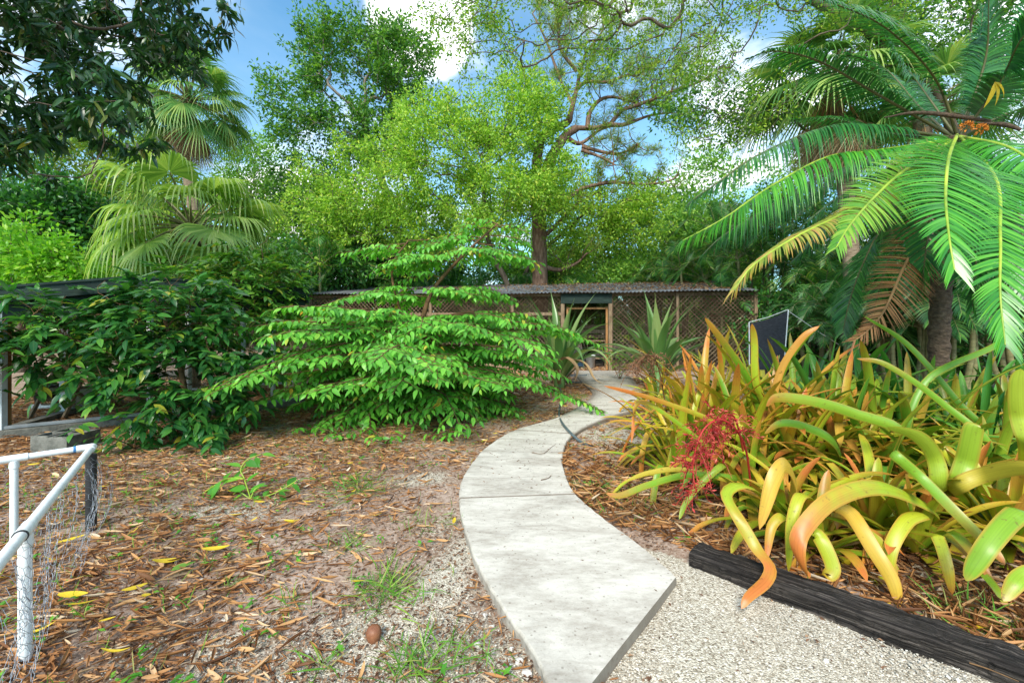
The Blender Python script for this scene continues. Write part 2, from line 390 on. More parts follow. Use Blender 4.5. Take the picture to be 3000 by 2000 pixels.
# ------------------------------------------------------------------ camera, light, sky
cam = bpy.data.cameras.new('camera'); camo = bpy.data.objects.new('camera', cam); COL.objects.link(camo)
cam.sensor_width = 36; cam.lens = 36 * F / 3000; cam.shift_y = (CY - 1000) / 3000
cam.clip_start = .05; cam.clip_end = 2000
camo.location = (0, 0, H); camo.rotation_euler = (math.radians(90), 0, 0)
scene.camera = camo

SUN_EL, SUN_AZ = math.radians(40), math.radians(196)
sd = Vector((math.sin(SUN_AZ) * math.cos(SUN_EL), math.cos(SUN_AZ) * math.cos(SUN_EL), math.sin(SUN_EL)))
sun = bpy.data.lights.new('sun', 'SUN'); suno = bpy.data.objects.new('sun', sun); COL.objects.link(suno)
sun.energy = 3.0; sun.angle = math.radians(20); sun.color = (1, .93, .82)
suno.rotation_euler = (-sd).to_track_quat('-Z', 'Y').to_euler(); suno.location = (0, -5, 30)

w = bpy.data.worlds.new('World'); scene.world = w; w.use_nodes = True
nt = w.node_tree; nt.nodes.clear(); L = nt.links
wo = nt.nodes.new('ShaderNodeOutputWorld'); bg = nt.nodes.new('ShaderNodeBackground'); L.new(bg.outputs[0], wo.inputs[0])
sky = nt.nodes.new('ShaderNodeTexSky'); sky.sky_type = 'NISHITA'; sky.sun_disc = False
sky.sun_elevation = SUN_EL; sky.sun_rotation = SUN_AZ; sky.air_density = 1.0; sky.dust_density = .6; sky.ozone_density = 1.6
bg.inputs[1].default_value = .14
tc = nt.nodes.new('ShaderNodeTexCoord')
# clouds: noise on a flat layer overhead, seen by its direction, plus larger banks, some of them out of view
sp = nt.nodes.new('ShaderNodeSeparateXYZ'); L.new(tc.outputs['Generated'], sp.inputs[0])
zz = math_(nt, 'MAXIMUM', sp.outputs[2], .06)
zz = math_(nt, 'ADD', zz, .12)
cb = nt.nodes.new('ShaderNodeCombineXYZ')
L.new(math_(nt, 'DIVIDE', sp.outputs[0], zz), cb.inputs[0]); L.new(math_(nt, 'DIVIDE', sp.outputs[1], zz), cb.inputs[1])
no = N(nt, 'ShaderNodeTexNoise', Scale=1.5, Detail=8.0, Roughness=.56); no.inputs['Distortion'].default_value = .3
L.new(cb.outputs[0], no.inputs['Vector'])
dens = no.outputs[0]
def bank(u, v, rad, amp):
    d = nrm(A((u - CX) / F, 1, (CY - v) / F))
    vm = nt.nodes.new('ShaderNodeVectorMath'); vm.operation = 'DISTANCE'
    L.new(tc.outputs['Generated'], vm.inputs[0]); vm.inputs[1].default_value = d
    mr = nt.nodes.new('ShaderNodeMapRange'); mr.inputs[1].default_value = rad; mr.inputs[2].default_value = rad * .3
    mr.inputs[3].default_value = 0; mr.inputs[4].default_value = amp; mr.interpolation_type = 'SMOOTHSTEP'
    L.new(vm.outputs['Value'], mr.inputs[0])
    return mr.outputs[0]
for b in ((1180, 60, .105, .25), (1270, 45, .10, .22), (1290, 158, .06, .19), (1790, 110, .10, .09), (820, 590, .12, .10), (640, 10, .05, .12), (1000, 720, .25, .1), (1500, 700, .2, .07), (600, -900, .9, .16), (2600, -900, .9, .16)):  # the high wide banks at the end are unseen, added to whiten the ambient light
    dens = math_(nt, 'ADD', dens, bank(*b))
for b in ((820, 190, .24, -.15), (930, 0, .14, -.15), (1480, 40, .10, -.1), (1420, 290, .22, -.10), (1700, 280, .25, -.12), (1560, 60, .12, -.08)):
    dens = math_(nt, 'ADD', dens, bank(*b))
cm = nt.nodes.new('ShaderNodeMapRange'); cm.interpolation_type = 'SMOOTHSTEP'
cm.inputs[1].default_value = .55; cm.inputs[2].default_value = .78; L.new(dens, cm.inputs[0])
skyc = mixc(nt, 1.0, sky.outputs[0], (.70, 1.08, 1.10), 'MULTIPLY')
thin = nt.nodes.new('ShaderNodeMapRange'); thin.inputs[1].default_value = .35; thin.inputs[2].default_value = .75; thin.inputs[4].default_value = .22
L.new(dens, thin.inputs[0])
skyc = mixc(nt, thin.outputs[0], skyc, (4.6, 5.2, 5.6))
fin = mixc(nt, cm.outputs[0], skyc, (8.2, 8.2, 8.3))
L.new(fin, bg.inputs[0])
scene.view_settings.view_transform = 'Standard'; scene.view_settings.look = 'None'
scene.view_settings.exposure = 0.95; scene.view_settings.gamma = 1.0

# ================================================================== ground
def smooth(a, b, x):
    t = np.clip((x - a) / (b - a), 0, 1); return t * t * (3 - 2 * t)

_nr = RNG(77)
_K = [( _nr.normal(size=2) * s, _nr.uniform(0, 6.28)) for s in (1.2, 1.5, 2.2, 3.0, 4.0, 5.5, 8) for _ in range(3)]
def wob(x, y):
    """smooth 2-d noise about -1..1"""
    s = 0
    for k, ph in _K: s = s + np.sin(k[0] * x + k[1] * y + ph)
    return s / 6.0

PAIRS = [((1655, 2110), (1985, 1690)), ((1560, 1905), (1930, 1640)), ((1470, 1775), (1860, 1582)), ((1385, 1620), (1765, 1512)),
         ((1345, 1458), (1688, 1446)), ((1365, 1380), (1656, 1385)), ((1425, 1308), (1650, 1326)), ((1510, 1258), (1682, 1270)),
         ((1630, 1222), (1772, 1226)), ((1700, 1185), (1880, 1190)), ((1735, 1150), (1885, 1152)), ((1700, 1112), (1860, 1118)), ((1680, 1085), (1830, 1085))]
PZ = .055
NL = 133
PL = catmull([G(u, v, PZ) for (u, v), _ in PAIRS], NL)
PR = catmull([G(u, v, PZ) for _, (u, v) in PAIRS], NL)

TW0, TW1 = G(2018, 1665), G(3110, 2075)        # front foot of the timber
TD = nrm(TW1 - TW0); TN = A(-TD[1], TD[0], 0)
if TN[1] < 0: TN = -TN

poly = np.vstack([PL[:, :2], PR[::-1, :2]])
def on_path(x, y, grow=0.0):
    x = np.asarray(x, float); y = np.asarray(y, float)
    ins = np.zeros(x.shape, bool)
    n = len(poly)
    for i in range(n):
        x0, y0 = poly[i]; x1, y1 = poly[(i + 1) % n]
        if y0 == y1: continue
        c = ((y0 > y) != (y1 > y)) & (x < (x1 - x0) * (y - y0) / (y1 - y0) + x0)
        ins ^= c
    return ins

def axis(lo, hi, step, far):
    mid = np.arange(lo, hi + step / 2, step)
    ext = [step]
    while sum(ext) < far: ext.append(ext[-1] * 1.35)
    e = np.cumsum(ext)
    return np.concatenate([lo - e[::-1], mid, hi + e])

gx, gy = axis(-6.5, 5.5, .055, 500), axis(.9, 12.5, .055, 500)
X, Y = np.meshgrid(gx, gy)
edge = PL[np.argmin(np.abs(PL[None, :, 1] - np.clip(Y, PL[:, 1].min(), PL[:, 1].max()).ravel()[:, None]), axis=1), 0].reshape(X.shape) if False else None
near = np.exp(-((X + .5) ** 2 + (Y - 4) ** 2) / 40)
Z = .016 * wob(X * 1.3, Y * 1.3) * near
sdist = (X - TW0[0]) * TN[0] + (Y - TW0[1]) * TN[1]
gravel_r = smooth(.12, -.05, sdist + .03 * wob(X * 3, Y * 3)) * smooth(.1, .35, X + .12 * wob(X * 2, Y * 2) + .25 * (2 - Y))
cg = G(1050, 1960)
gl = np.exp(-(((X - cg[0]) / .95) ** 2 + ((Y - cg[1]) / .7) ** 2)) * .95
c2 = G(1230, 1400); gl = np.maximum(gl, .9 * np.exp(-(((X - c2[0]) / .42) ** 2 + ((Y - c2[1]) / .3) ** 2)))
c3 = G(1310, 1680); gl = np.maximum(gl, .75 * np.exp(-(((X - c3[0]) / .35) ** 2 + ((Y - c3[1]) / .8) ** 2)))
c4 = G(640, 1500); gl = np.maximum(gl, .55 * np.exp(-(((X - c4[0]) / .6) ** 2 + ((Y - c4[1]) / .3) ** 2)))
c5 = G(1800, 1275); gl = np.maximum(gl, .8 * np.exp(-(((X - c5[0]) / .5) ** 2 + ((Y - c5[1]) / .9) ** 2)))
gl = np.clip(gl + .22 * wob(X * 2.2, Y * 2.2) * (gl > .1), 0, 1)
gmask = np.maximum(gravel_r, gl * .85)
V = np.stack([X, Y, Z], -1).reshape(-1, 3)
ny, nx = X.shape
i = np.arange(ny - 1)[:, None] * nx + np.arange(nx - 1)[None]
mb = MB(); mb.add(V, np.stack([i, i + 1, i + nx + 1, i + nx], -1).reshape(-1, 4), np.stack([gmask.ravel(), gravel_r.ravel()], -1))

m, nt, out = new_mat('garden_soil'); L = nt.links
uv = nt.nodes.new('ShaderNodeUVMap'); sp = nt.nodes.new('ShaderNodeSeparateXYZ'); L.new(uv.outputs[0], sp.inputs[0])
tc = nt.nodes.new('ShaderNodeTexCoord')
n1 = N(nt, 'ShaderNodeTexNoise', Scale=1.1, Detail=9.0, Roughness=.7); L.new(tc.outputs['Object'], n1.inputs['Vector'])
n2 = N(nt, 'ShaderNodeTexNoise', Scale=38.0, Detail=6.0, Roughness=.7); L.new(tc.outputs['Object'], n2.inputs['Vector'])
soil = ramp(nt, [(.32, (.09, .055, .035)), (.46, (.25, .165, .115)), (.56, (.40, .30, .24)), (.72, (.58, .49, .42))], math_(nt, 'ADD', math_(nt, 'MULTIPLY', n1.outputs[0], .45), math_(nt, 'MULTIPLY', n2.outputs[0], .55))).outputs[0]
vo = N(nt, 'ShaderNodeTexVoronoi', Scale=135.0); L.new(tc.outputs['Object'], vo.inputs['Vector'])
vs = nt.nodes.new('ShaderNodeSeparateXYZ'); L.new(vo.outputs['Color'], vs.inputs[0])
grav = ramp(nt, [(0, (.22, .175, .12)), (.3, (.42, .36, .275)), (.75, (.59, .525, .42)), (1, (.76, .70, .60))], vs.outputs[0]).outputs[0]
gdark = nt.nodes.new('ShaderNodeMapRange'); gdark.inputs[1].default_value = .15; gdark.inputs[2].default_value = .75; gdark.inputs[3].default_value = 1; gdark.inputs[4].default_value = .35
L.new(vo.outputs['Distance'], gdark.inputs[0])
fac = math_(nt, 'ADD', sp.outputs[0], math_(nt, 'MULTIPLY', math_(nt, 'SUBTRACT', n2.outputs[0], .5), 1.1))
fr = nt.nodes.new('ShaderNodeMapRange'); fr.inputs[1].default_value = .35; fr.inputs[2].default_value = .62; L.new(fac, fr.inputs[0])
base = mixc(nt, fr.outputs[0], soil, grav)
pb = N(nt, 'ShaderNodeBsdfPrincipled', Roughness=.95); pb.inputs['Specular IOR Level'].default_value = .15
L.new(base, pb.inputs['Base Color'])
hh = math_(nt, 'ADD', math_(nt, 'MULTIPLY', math_(nt, 'SUBTRACT', .6, vo.outputs['Distance']), fr.outputs[0]), math_(nt, 'MULTIPLY', n2.outputs[0], .9))
b = N(nt, 'ShaderNodeBump', Strength=.9, Distance=.008); L.new(hh, b.inputs['Height']); L.new(b.outputs[0], pb.inputs['Normal'])
L.new(pb.outputs[0], out.inputs[0])
ground = tag(mb.build('ground', m), kind='structure')

# ------------------------------------------------------------------ concrete path: slabs with open joints
m, nt, out = new_mat('old_concrete'); L = nt.links
tc = nt.nodes.new('ShaderNodeTexCoord')
n1 = N(nt, 'ShaderNodeTexNoise', Scale=1.6, Detail=9.0, Roughness=.68); n1.inputs['Distortion'].default_value = .6
mp = nt.nodes.new('ShaderNodeMapping'); mp.inputs['Rotation'].default_value = (0, 0, .6); mp.inputs['Scale'].default_value = (1, 2.6, 1)
L.new(tc.outputs['Object'], mp.inputs[0]); L.new(mp.outputs[0], n1.inputs['Vector'])
n2 = N(nt, 'ShaderNodeTexNoise', Scale=70.0, Detail=5.0, Roughness=.7); L.new(tc.outputs['Object'], n2.inputs['Vector'])
n3 = N(nt, 'ShaderNodeTexNoise', Scale=14.0, Detail=8.0, Roughness=.75); L.new(mp.outputs[0], n3.inputs['Vector'])
cbase = ramp(nt, [(.30, (.22, .19, .15)), (.45, (.42, .38, .325)), (.56, (.56, .52, .455)), (.75, (.64, .60, .535))], math_(nt, 'ADD', math_(nt, 'MULTIPLY', n1.outputs[0], .62), math_(nt, 'MULTIPLY', n3.outputs[0], .38))).outputs[0]
fine = ramp(nt, [(.28, (.62, .6, .57)), (.42, (1, 1, 1)), (.75, (1.0, 1.0, 1.0))], n2.outputs[0]).outputs[0]
cbase = mixc(nt, 1.0, cbase, fine, 'MULTIPLY')
# dark rubbed patches and specks
vo = N(nt, 'ShaderNodeTexVoronoi', Scale=23.0); L.new(tc.outputs['Object'], vo.inputs['Vector'])
spk = nt.nodes.new('ShaderNodeMapRange'); spk.inputs[1].default_value = .17; spk.inputs[2].default_value = .07; L.new(vo.outputs['Distance'], spk.inputs[0])
cbase = mixc(nt, math_(nt, 'MULTIPLY', spk.outputs[0], .55), cbase, (.10, .075, .055))
n4 = N(nt, 'ShaderNodeTexNoise', Scale=.85, Detail=10.0, Roughness=.72); L.new(tc.outputs['Object'], n4.inputs['Vector'])
st = nt.nodes.new('ShaderNodeMapRange'); st.inputs[1].default_value = .52; st.inputs[2].default_value = .70; L.new(n4.outputs[0], st.inputs[0])
cbase = mixc(nt, math_(nt, 'MULTIPLY', st.outputs[0], .7), cbase, (.17, .15, .125))
uv = nt.nodes.new('ShaderNodeUVMap'); sp = nt.nodes.new('ShaderNodeSeparateXYZ'); L.new(uv.outputs[0], sp.inputs[0])
de = math_(nt, 'ADD', sp.outputs[0], math_(nt, 'MULTIPLY', math_(nt, 'SUBTRACT', n3.outputs[0], .5), .9))
dm = nt.nodes.new('ShaderNodeMapRange'); dm.inputs[1].default_value = .55; dm.inputs[2].default_value = .9; L.new(de, dm.inputs[0])
cbase = mixc(nt, math_(nt, 'MULTIPLY', dm.outputs[0], .75), cbase, (.14, .105, .075))
pb = N(nt, 'ShaderNodeBsdfPrincipled', Roughness=.92); pb.inputs['Specular IOR Level'].default_value = .2
L.new(cbase, pb.inputs['Base Color'])
b = N(nt, 'ShaderNodeBump', Strength=.35, Distance=.004); L.new(n2.outputs[0], b.inputs['Height']); L.new(b.outputs[0], pb.inputs['Normal'])
L.new(pb.outputs[0], out.inputs[0])
mconc = m
mb = MB()
cuts = [0, 44, 77, 99, NL - 1]        # joints
for a, bb in zip(cuts[:-1], cuts[1:]):
    l = PL[a:bb + 1].copy(); r = PR[a:bb + 1].copy()
    gap = .009
    d = nrm(l[1] - l[0]); l[0] += d * gap; d = nrm(r[1] - r[0]); r[0] += d * gap
    d = nrm(l[-2] - l[-1]); l[-1] += d * gap; d = nrm(r[-2] - r[-1]); r[-1] += d * gap
    ins = lambda q: np.vstack([q[0], q[0] + (q[1] - q[0]) * .10, q[0] + (q[1] - q[0]) * .22, q[1:-1], q[-1] + (q[-2] - q[-1]) * .22, q[-1] + (q[-2] - q[-1]) * .10, q[-1]])
    l, r = ins(l), ins(r)
    n = len(l); cols = []
    sd_ = nrm(r - l)
    chip = .004 * wob(l[:, :1] * 14, l[:, 1:2] * 14) + .003 * wob(l[:, :1] * 40, l[:, 1:2] * 37)
    dz = A(0, 0, 1)
    cols.append(l * [1, 1, 0] - .03 * dz); cols.append(l + sd_ * chip - dz * .012); cols.append(l + sd_ * (.010 + chip))
    for f in np.linspace(.08, .92, 9): cols.append(l + (r - l) * f)
    cols.append(r - sd_ * (.010 + chip)); cols.append(r - sd_ * chip - dz * .012); cols.append(r * [1, 1, 0] - .03 * dz)
    cols = np.array(cols); k = len(cols)
    ed = [1.3, 1.3, .95] + [.35] + [.1] * 7 + [.35] + [.95, 1.3, 1.3]
    dirt = smooth(60, 118, np.linspace(a, bb, n)) * .62
    je = np.zeros(n); je[[0, -1]] = .9; je[[1, -2]] = .25
    UV = np.stack([np.maximum(np.array(ed)[:, None] * .55, 0) + np.maximum(dirt, je)[None], np.zeros((k, n))], -1)
    Vv = cols.transpose(1, 0, 2).reshape(-1, 3); UV = UV.transpose(1, 0, 2).reshape(-1, 2)
    i = np.arange(n - 1)[:, None] * k + np.arange(k - 1)[None]
    mb.add(Vv, np.stack([i, i + 1, i + k + 1, i + k], -1).reshape(-1, 4), UV)
    for e in (0, n - 1):
        mb.add(cols[:, e], [list(range(k)) if e == 0 else list(range(k))[::-1]], UV[:k])
tag(mb.build('concrete_path', mconc, smooth=False), kind='structure')

# ------------------------------------------------------------------ timber edging
mb = MB()
n = 60
th = .095; wd = .17
ctr = (TW0[None] + (TW1 - TW0)[None] * np.linspace(0, 1, n)[:, None]) + TN[None] * wd / 2
rr = RNG(3)
prof = A([-.5, .0], [-.5, .84], [-.42, 1], [-.2, 1.0], [.05, .985], [.3, 1.0], [.43, .98], [.5, .85], [.5, 0])
k = len(prof)
Vv = np.zeros((n, k, 3))
for j, (px_, pz_) in enumerate(prof):
    off = .006 * np.sin(np.arange(n) * (.31 + .07 * j) + j * 2.1) + rr.normal(size=n) * .0022
    Vv[:, j] = ctr + TN[None] * (px_ * wd + off)[:, None]
    Vv[:, j, 2] = pz_ * th + (off * .8 if pz_ > .5 else 0) - (0.02 if pz_ == 0 else 0)
i = np.arange(n - 1)[:, None] * k + np.arange(k - 1)[None]
mb.add(Vv.reshape(-1, 3), np.stack([i, i + k, i + k + 1, i + 1], -1).reshape(-1, 4))
mb.add(Vv[0], [list(range(k))]); mb.add(Vv[-1], [list(range(k))[::-1]])
ob = mb.build('timber_edging', M['wood_dark'], org=(0, 0, 0), smooth=False)
# turn the grain along the beam: own axes
ang = math.atan2(TD[1], TD[0])
import mathutils
R_ = mathutils.Matrix.Rotation(ang, 4, 'Z'); T_ = mathutils.Matrix.Translation(Vector(TW0))
ob.data.transform((T_ @ R_).inverted()); ob.matrix_world = T_ @ R_
tag(ob, 'long black weathered timber sleeper edging the gravel below the bromeliads', 'timber')

# ------------------------------------------------------------------ corrugated lattice shed
SL, SR = A(-6.74, 14.5, 0), A(7.04, 12.75, 0)
sx = nrm(SR - SL); sy = A(-sx[1], sx[0], 0); SW = np.linalg.norm(SR - SL); EAV = 2.36; SDEP = 3.9
shed = empty('lattice_shed', (SL + SR) / 2, 'long low shed with lattice walls and rusty corrugated roof behind the shrub', 'shed')
so = np.array(shed.location)
def S(a, d, z): return SL + sx * a + sy * d + A(0, 0, z)
mb = MB()
na = 720; nd = 16
aa = np.linspace(-.15, SW + .12, na); dd = np.linspace(-.22, SDEP, nd)
AA, DD = np.meshgrid(aa, dd)
ZZ = EAV + .03 + (DD + .22) * .155 + .016 * np.sin(AA * 2 * pi / .115) - .10 * np.sin(np.clip(AA / SW, 0, 1) * pi) * .35 + .012 * np.sin(AA * 1.7 + DD)
Vv = SL + AA[..., None] * sx + DD[..., None] * sy; Vv[..., 2] = ZZ
i = np.arange(nd - 1)[:, None] * na + np.arange(na - 1)[None]
mb.add(Vv.reshape(-1, 3), np.stack([i, i + 1, i + na + 1, i + na], -1).reshape(-1, 4))
roof = mb.build('roof', M['tin'], shed, so)
# leaf debris on the roof belongs to it as a litter of its own
mb = MB(); r = RNG(5); k = 3000
a_ = r.uniform(.3, SW, k) ** 1.0; a_ = SW * np.maximum(r.beta(3.2, 1.1, k), .02); d_ = r.uniform(0, SDEP, k)
pos = SL + a_[:, None] * sx + d_[:, None] * sy; pos[:, 2] = EAV + .065 + (d_ + .22) * .155 - .035 * np.sin(a_ / SW * pi)
scatter(mb, tpl_diamond(.4, .3), pos, r.normal(size=(k, 3)) * [1, 1, .12], A(0, 0, 1) + r.normal(size=(k, 3)) * .3, r.uniform(.05, .11, k))
tag(mb.build('roof_litter', M['litter'], roof, so), kind='stuff')
def lattice(a0, a1, z0, z1, d, name='lattice_panel'):
    mb = MB(); sp_ = .128; w_ = .036; wd_ = a1 - a0; hh_ = z1 - z0
    for s_, off in ((1, .004), (-1, -.004)):
        c = -hh_ if s_ == 1 else 0
        c += sp_ * .37
        lim = wd_ if s_ == 1 else wd_ + hh_
        while c < lim:
            # line a = c + t  (s=1)   or a = c - t (s=-1),  t in 0..hh
            t0, t1 = 0, hh_
            if s_ == 1: t0 = max(t0, -c); t1 = min(t1, wd_ - c)
            else: t0 = max(t0, c - wd_); t1 = min(t1, c)
            if t1 - t0 > .03:
                p0 = S(a0 + c + s_ * t0, d + off, z0 + t0); p1 = S(a0 + c + s_ * t1, d + off, z0 + t1)
                beam(mb, p0, p1, w_, .007, up=nrm(np.cross(p1 - p0, sy)), bev=0)
            c += sp_
    return mb.build(name, M['lattice'], shed, so, smooth=False)
def spost(a, d, z1, w_=.09, name='post', mat='wood'):
    mb = MB(); beam(mb, S(a, d, -.05), S(a, d, z1), w_, w_); return mb.build(name, M[mat], shed, so, smooth=False)
def aof(u):   # distance along the front for a photo column
    k_ = (u - CX) / F
    return (k_ * SL[1] - SL[0]) / (sx[0] - k_ * sx[1])
a_d0, a_d1 = aof(1648), aof(1788)
for u in (910, 1260, 1500, 2215): spost(aof(u), .03, EAV)
for a in (a_d0, a_d1): spost(a, .03, EAV, .11)
spost(aof(1985), .03, EAV, .07)
for u in (905, 1200, 1500, 1790, 2060): spost(aof(u) + .4, SDEP - .1, EAV + .5)
edges = [aof(910), aof(1260), aof(1500), a_d0]
for a0, a1 in zip(edges[:-1], edges[1:]): lattice(a0 + .06, a1 - .06, .05, EAV - .12, .03)
lattice(a_d1 + .06, aof(1985) - .04, .05, EAV - .03, .03); lattice(aof(1985) + .04, aof(2215) - .05, .05, EAV - .03, .03)
for k_ in range(4):
    w0 = .1 + (SW - .2) / 4 * k_
    lattice(w0, w0 + (SW - .2) / 4 - .05, .05, EAV + .48, SDEP - .05)
for k_ in range(3): pass
mb = MB(); beam(mb, S(a_d0 - .05, -.03, EAV - .17), S(a_d1 + .05, -.03, EAV - .17), .03, .30); mb.build('header_board', M['fascia'], shed, so, smooth=False)
mb = MB(); beam(mb, S(.05, .09, EAV - .05), S(SW - .05, .09, EAV - .05), .05, .09); mb.build('eave_beam', M['wood'], shed, so, smooth=False)
mb = MB(); beam(mb, S(.05, -.0, 1.72), S(a_d0, -.0, 1.72), .04, .10); beam(mb, S(.05, .0, .1), S(a_d0 - .06, 0, .1), .04, .12); mb.build('wall_rail', M['wood'], shed, so, smooth=False)
mb = MB()
x0, x1 = aof(1662), a_d1 - .06
for (p, q) in (((x0, .2, 0), (x0, .2, 1.95)), ((x1 - .03, .2, 0), (x1 - .03, .2, 1.95)), ((x0, .2, 1.9), (x1, .2, 1.9))):
    beam(mb, S(*p), S(*q), .06, .06)
mb.build('door_frame', M['wood_post'], shed, so, smooth=False)
mb = MB(); beam(mb, S(.12, -.0, 1.5), S(.95, -.0, EAV - .1), .05, .08); mb.build('brace', M['fascia'], shed, so, smooth=False)
mb = MB()
for q in range(7):
    d = .3 + q * .55
    beam(mb, S(.02, d, EAV - .1 + d * .15), S(SW, d, EAV - .1 + d * .15), .04, .07)
mb.build('purlin', M['wood'], shed, so, smooth=False)
# shed end walls
def end_lattice(a):
    mb = MB(); sp_ = .128; z1 = EAV
    for s_ in (1, -1):
        c = -z1 + .05 if s_ == 1 else .05
        while c < (SDEP if s_ == 1 else SDEP + z1):
            t0, t1 = 0, z1
            if s_ == 1: t0 = max(0, -c); t1 = min(z1, SDEP - c)
            else: t0 = max(0, c - SDEP); t1 = min(z1, c)
            if t1 - t0 > .03:
                p0 = S(a + .004 * s_, c + s_ * t0, t0); p1 = S(a + .004 * s_, c + s_ * t1, t1)
                beam(mb, p0, p1, .036, .007, up=nrm(np.cross(p1 - p0, sx)), bev=0)
            c += sp_
    mb.build('lattice_panel', M['lattice'], shed, so, smooth=False)
end_lattice(.02); end_lattice(SW - .02)

# potting bench and buckets in the doorway
b0 = S(aof(1715) + .02, 1.25, 0)
bench = empty('potting_bench', b0, 'rough wooden potting bench with slatted back inside the shed doorway', 'bench')
def bl(a, d, z): return b0 + sx * a + sy * d + A(0, 0, z)
mb = MB()
for q in range(4): beam(mb, bl(-.65, -.24 + q * .16, .86), bl(.75, -.24 + q * .16, .86), .145, .035)
mb.build('bench_top', M['wood'], bench, b0, smooth=False)
for a in (-.6, .68):
    for d in (-.25, .25):
        mb = MB(); beam(mb, bl(a, d, 0), bl(a, d, .84), .08, .08); mb.build('leg', M['wood'], bench, b0, smooth=False)
mb = MB(); beam(mb, bl(-.62, 0, .28), bl(.7, 0, .28), .5, .03); mb.build('shelf', M['wood'], bench, b0, smooth=False)
mb = MB()
for z in (1.0, 1.16, 1.32): beam(mb, bl(-.1, .3, z), bl(.72, .3, z), .025, .13)
beam(mb, bl(-.06, .34, .86), bl(-.06, .34, 1.42), .05, .05); beam(mb, bl(.68, .34, .86), bl(.68, .34, 1.42), .05, .05)
mb.build('backrest', M['wood'], bench, b0, smooth=False)

def lathe(mb, c, prof, n=20, mat=0):
    prof = np.asarray(prof, float); th = np.arange(n) * 2 * pi / n; k = len(prof)
    V = np.stack([np.outer(np.cos(th), prof[:, 0]), np.outer(np.sin(th), prof[:, 0]), np.tile(prof[:, 1], (n, 1))], -1) + np.asarray(c, float)
    i = np.arange(n)[:, None] * k + np.arange(k - 1)[None]; j = ((np.arange(n) + 1) % n)[:, None] * k + np.arange(k - 1)[None]
    mb.add(V.reshape(-1, 3), np.stack([i, j, j + 1, i + 1], -1).reshape(-1, 4), None, mat)
def bucket(loc, mat, label, r=.15, h=.36):
    o = empty('bucket', loc, label, 'bucket')
    mb = MB(); lathe(mb, loc, [(.001, .002), (r * .82, 0), (r * .97, h * .9), (r * 1.06, h * .9), (r * 1.06, h * .95), (r, h), (r * .94, h), (r * .78, .02), (.001, .02)])
    mb.build('pail', M[mat], o, loc)
    t = np.linspace(0, pi, 12); mb = MB()
    tube(mb, np.stack([np.cos(t) * r * 1.05, -np.sin(t) * r * .75, np.full(12, h * .86) - np.sin(t) * .12], -1) + np.asarray(loc), .004, 5)
    mb.build('handle', M['wire'], o, loc)
bucket(S(aof(1700), .62, 0), 'bucket_blue', 'pale blue bucket on the floor of the shed doorway')
bucket(S(aof(1733), .70, 0), 'bucket_white', 'white bucket beside the blue one in the shed doorway', .16, .42)

# black shade cloth stretched on a pole behind the bromeliads
c0 = P(2196, 946, 9.0); c1 = P(2308, 910, 8.4); c2 = P(2290, 1005, 8.4); c3 = P(2196, 1075, 9.0)
c2 = A(c1[0] - .10, c1[1], .5); c3 = A(c0[0], c0[1], .5)
base0 = A(c1[0], c1[1], 0)
sc_ = empty('shade_cloth_screen', base0, 'black shade cloth stretched on a white pole frame right of the shed', 'shade screen')
mb = MB(); n = 14
U_, W_ = np.meshgrid(np.linspace(0, 1, n), np.linspace(0, 1, n))
top = c0 + (c1 - c0) * U_[..., None]; bot = c3 + (c2 - c3) * U_[..., None]
q = top + (bot - top) * W_[..., None]; q[..., 1] += .10 * np.sin(U_ * 3.1) * np.sin(W_ * 3.1); q[..., 2] -= .04 * np.sin(U_ * pi) * (1 - W_)
i = np.arange(n - 1)[:, None] * n + np.arange(n - 1)[None]
mb.add(q.reshape(-1, 3), np.stack([i, i + 1, i + n + 1, i + n], -1).reshape(-1, 4)); mb.build('cloth', M['cloth'], sc_, base0)
mb = MB(); tube(mb, [c1 + A(.01, 0, .02), A(c1[0] - .12, c1[1], 0)], .010, 8); tube(mb, [c0 + A(-.01, 0, .02), A(c0[0], c0[1], 0)], .010, 8); mb.build('pole', M['white'], sc_, base0)
mb = MB(); tube(mb, [c0 + A(0, 0, .02), (c0 + c1) / 2 + A(0, 0, -.005), c1 + A(0, 0, .02)], .008, 6); mb.build('top_rail', M['white'], sc_, base0)
mb = MB(); tube(mb, [c1, c1 + A(.75, .2, -.42), c1 + A(1.2, .3, -.66)], .006, 5); mb.build('guy_rope', M['white'], sc_, base0)

# ------------------------------------------------------------------ screened enclosure on the left
W0 = G(0, 1283); W1 = G(670, 1211)
wx = nrm(W1 - W0); wy = A(-wx[1], wx[0], 0)
def wt(u):
    k_ = (u - CX) / F
    return (k_ * W0[1] - W0[0]) / (wx[0] - k_ * wx[1])
def W(t, d, z): return W0 + wx * t + wy * d + A(0, 0, z)
T0, T1 = -1.8, wt(893)
hs = empty('screen_house', W((T0 + T1) / 2, 0, 0), 'dark low roofed screen enclosure with white frames behind the left shrub', 'enclosure')
ho = np.array(hs.location)
def wz(u, v):
    t = wt(u); return t, H - (v - CY) / F * W(t, 0, 0)[1]
tl, zl = wz(0, 841); tk, zk = wz(400, 810); te, ze = wz(890, 846)
def fas(name, d, dz, h_, th_):
    mb = MB()
    s0 = (zk - zl) / (tk - tl)
    beam(mb, W(T0, d, zl + (T0 - tl) * s0 - h_ / 2 + dz), W(tk, d, zk - h_ / 2 + dz), th_, h_)
    beam(mb, W(tk, d, zk - h_ / 2 + dz), W(T1, d, ze - h_ / 2 + dz), th_, h_)
    mb.build(name, M['fascia'], hs, ho, smooth=False)
fas('fascia_board', -.12, 0, .20, .04); fas('header_beam', 0, -.20, .22, .07)
mb = MB()
rz0 = zl + (T0 - tl) * (zk - zl) / (tk - tl)
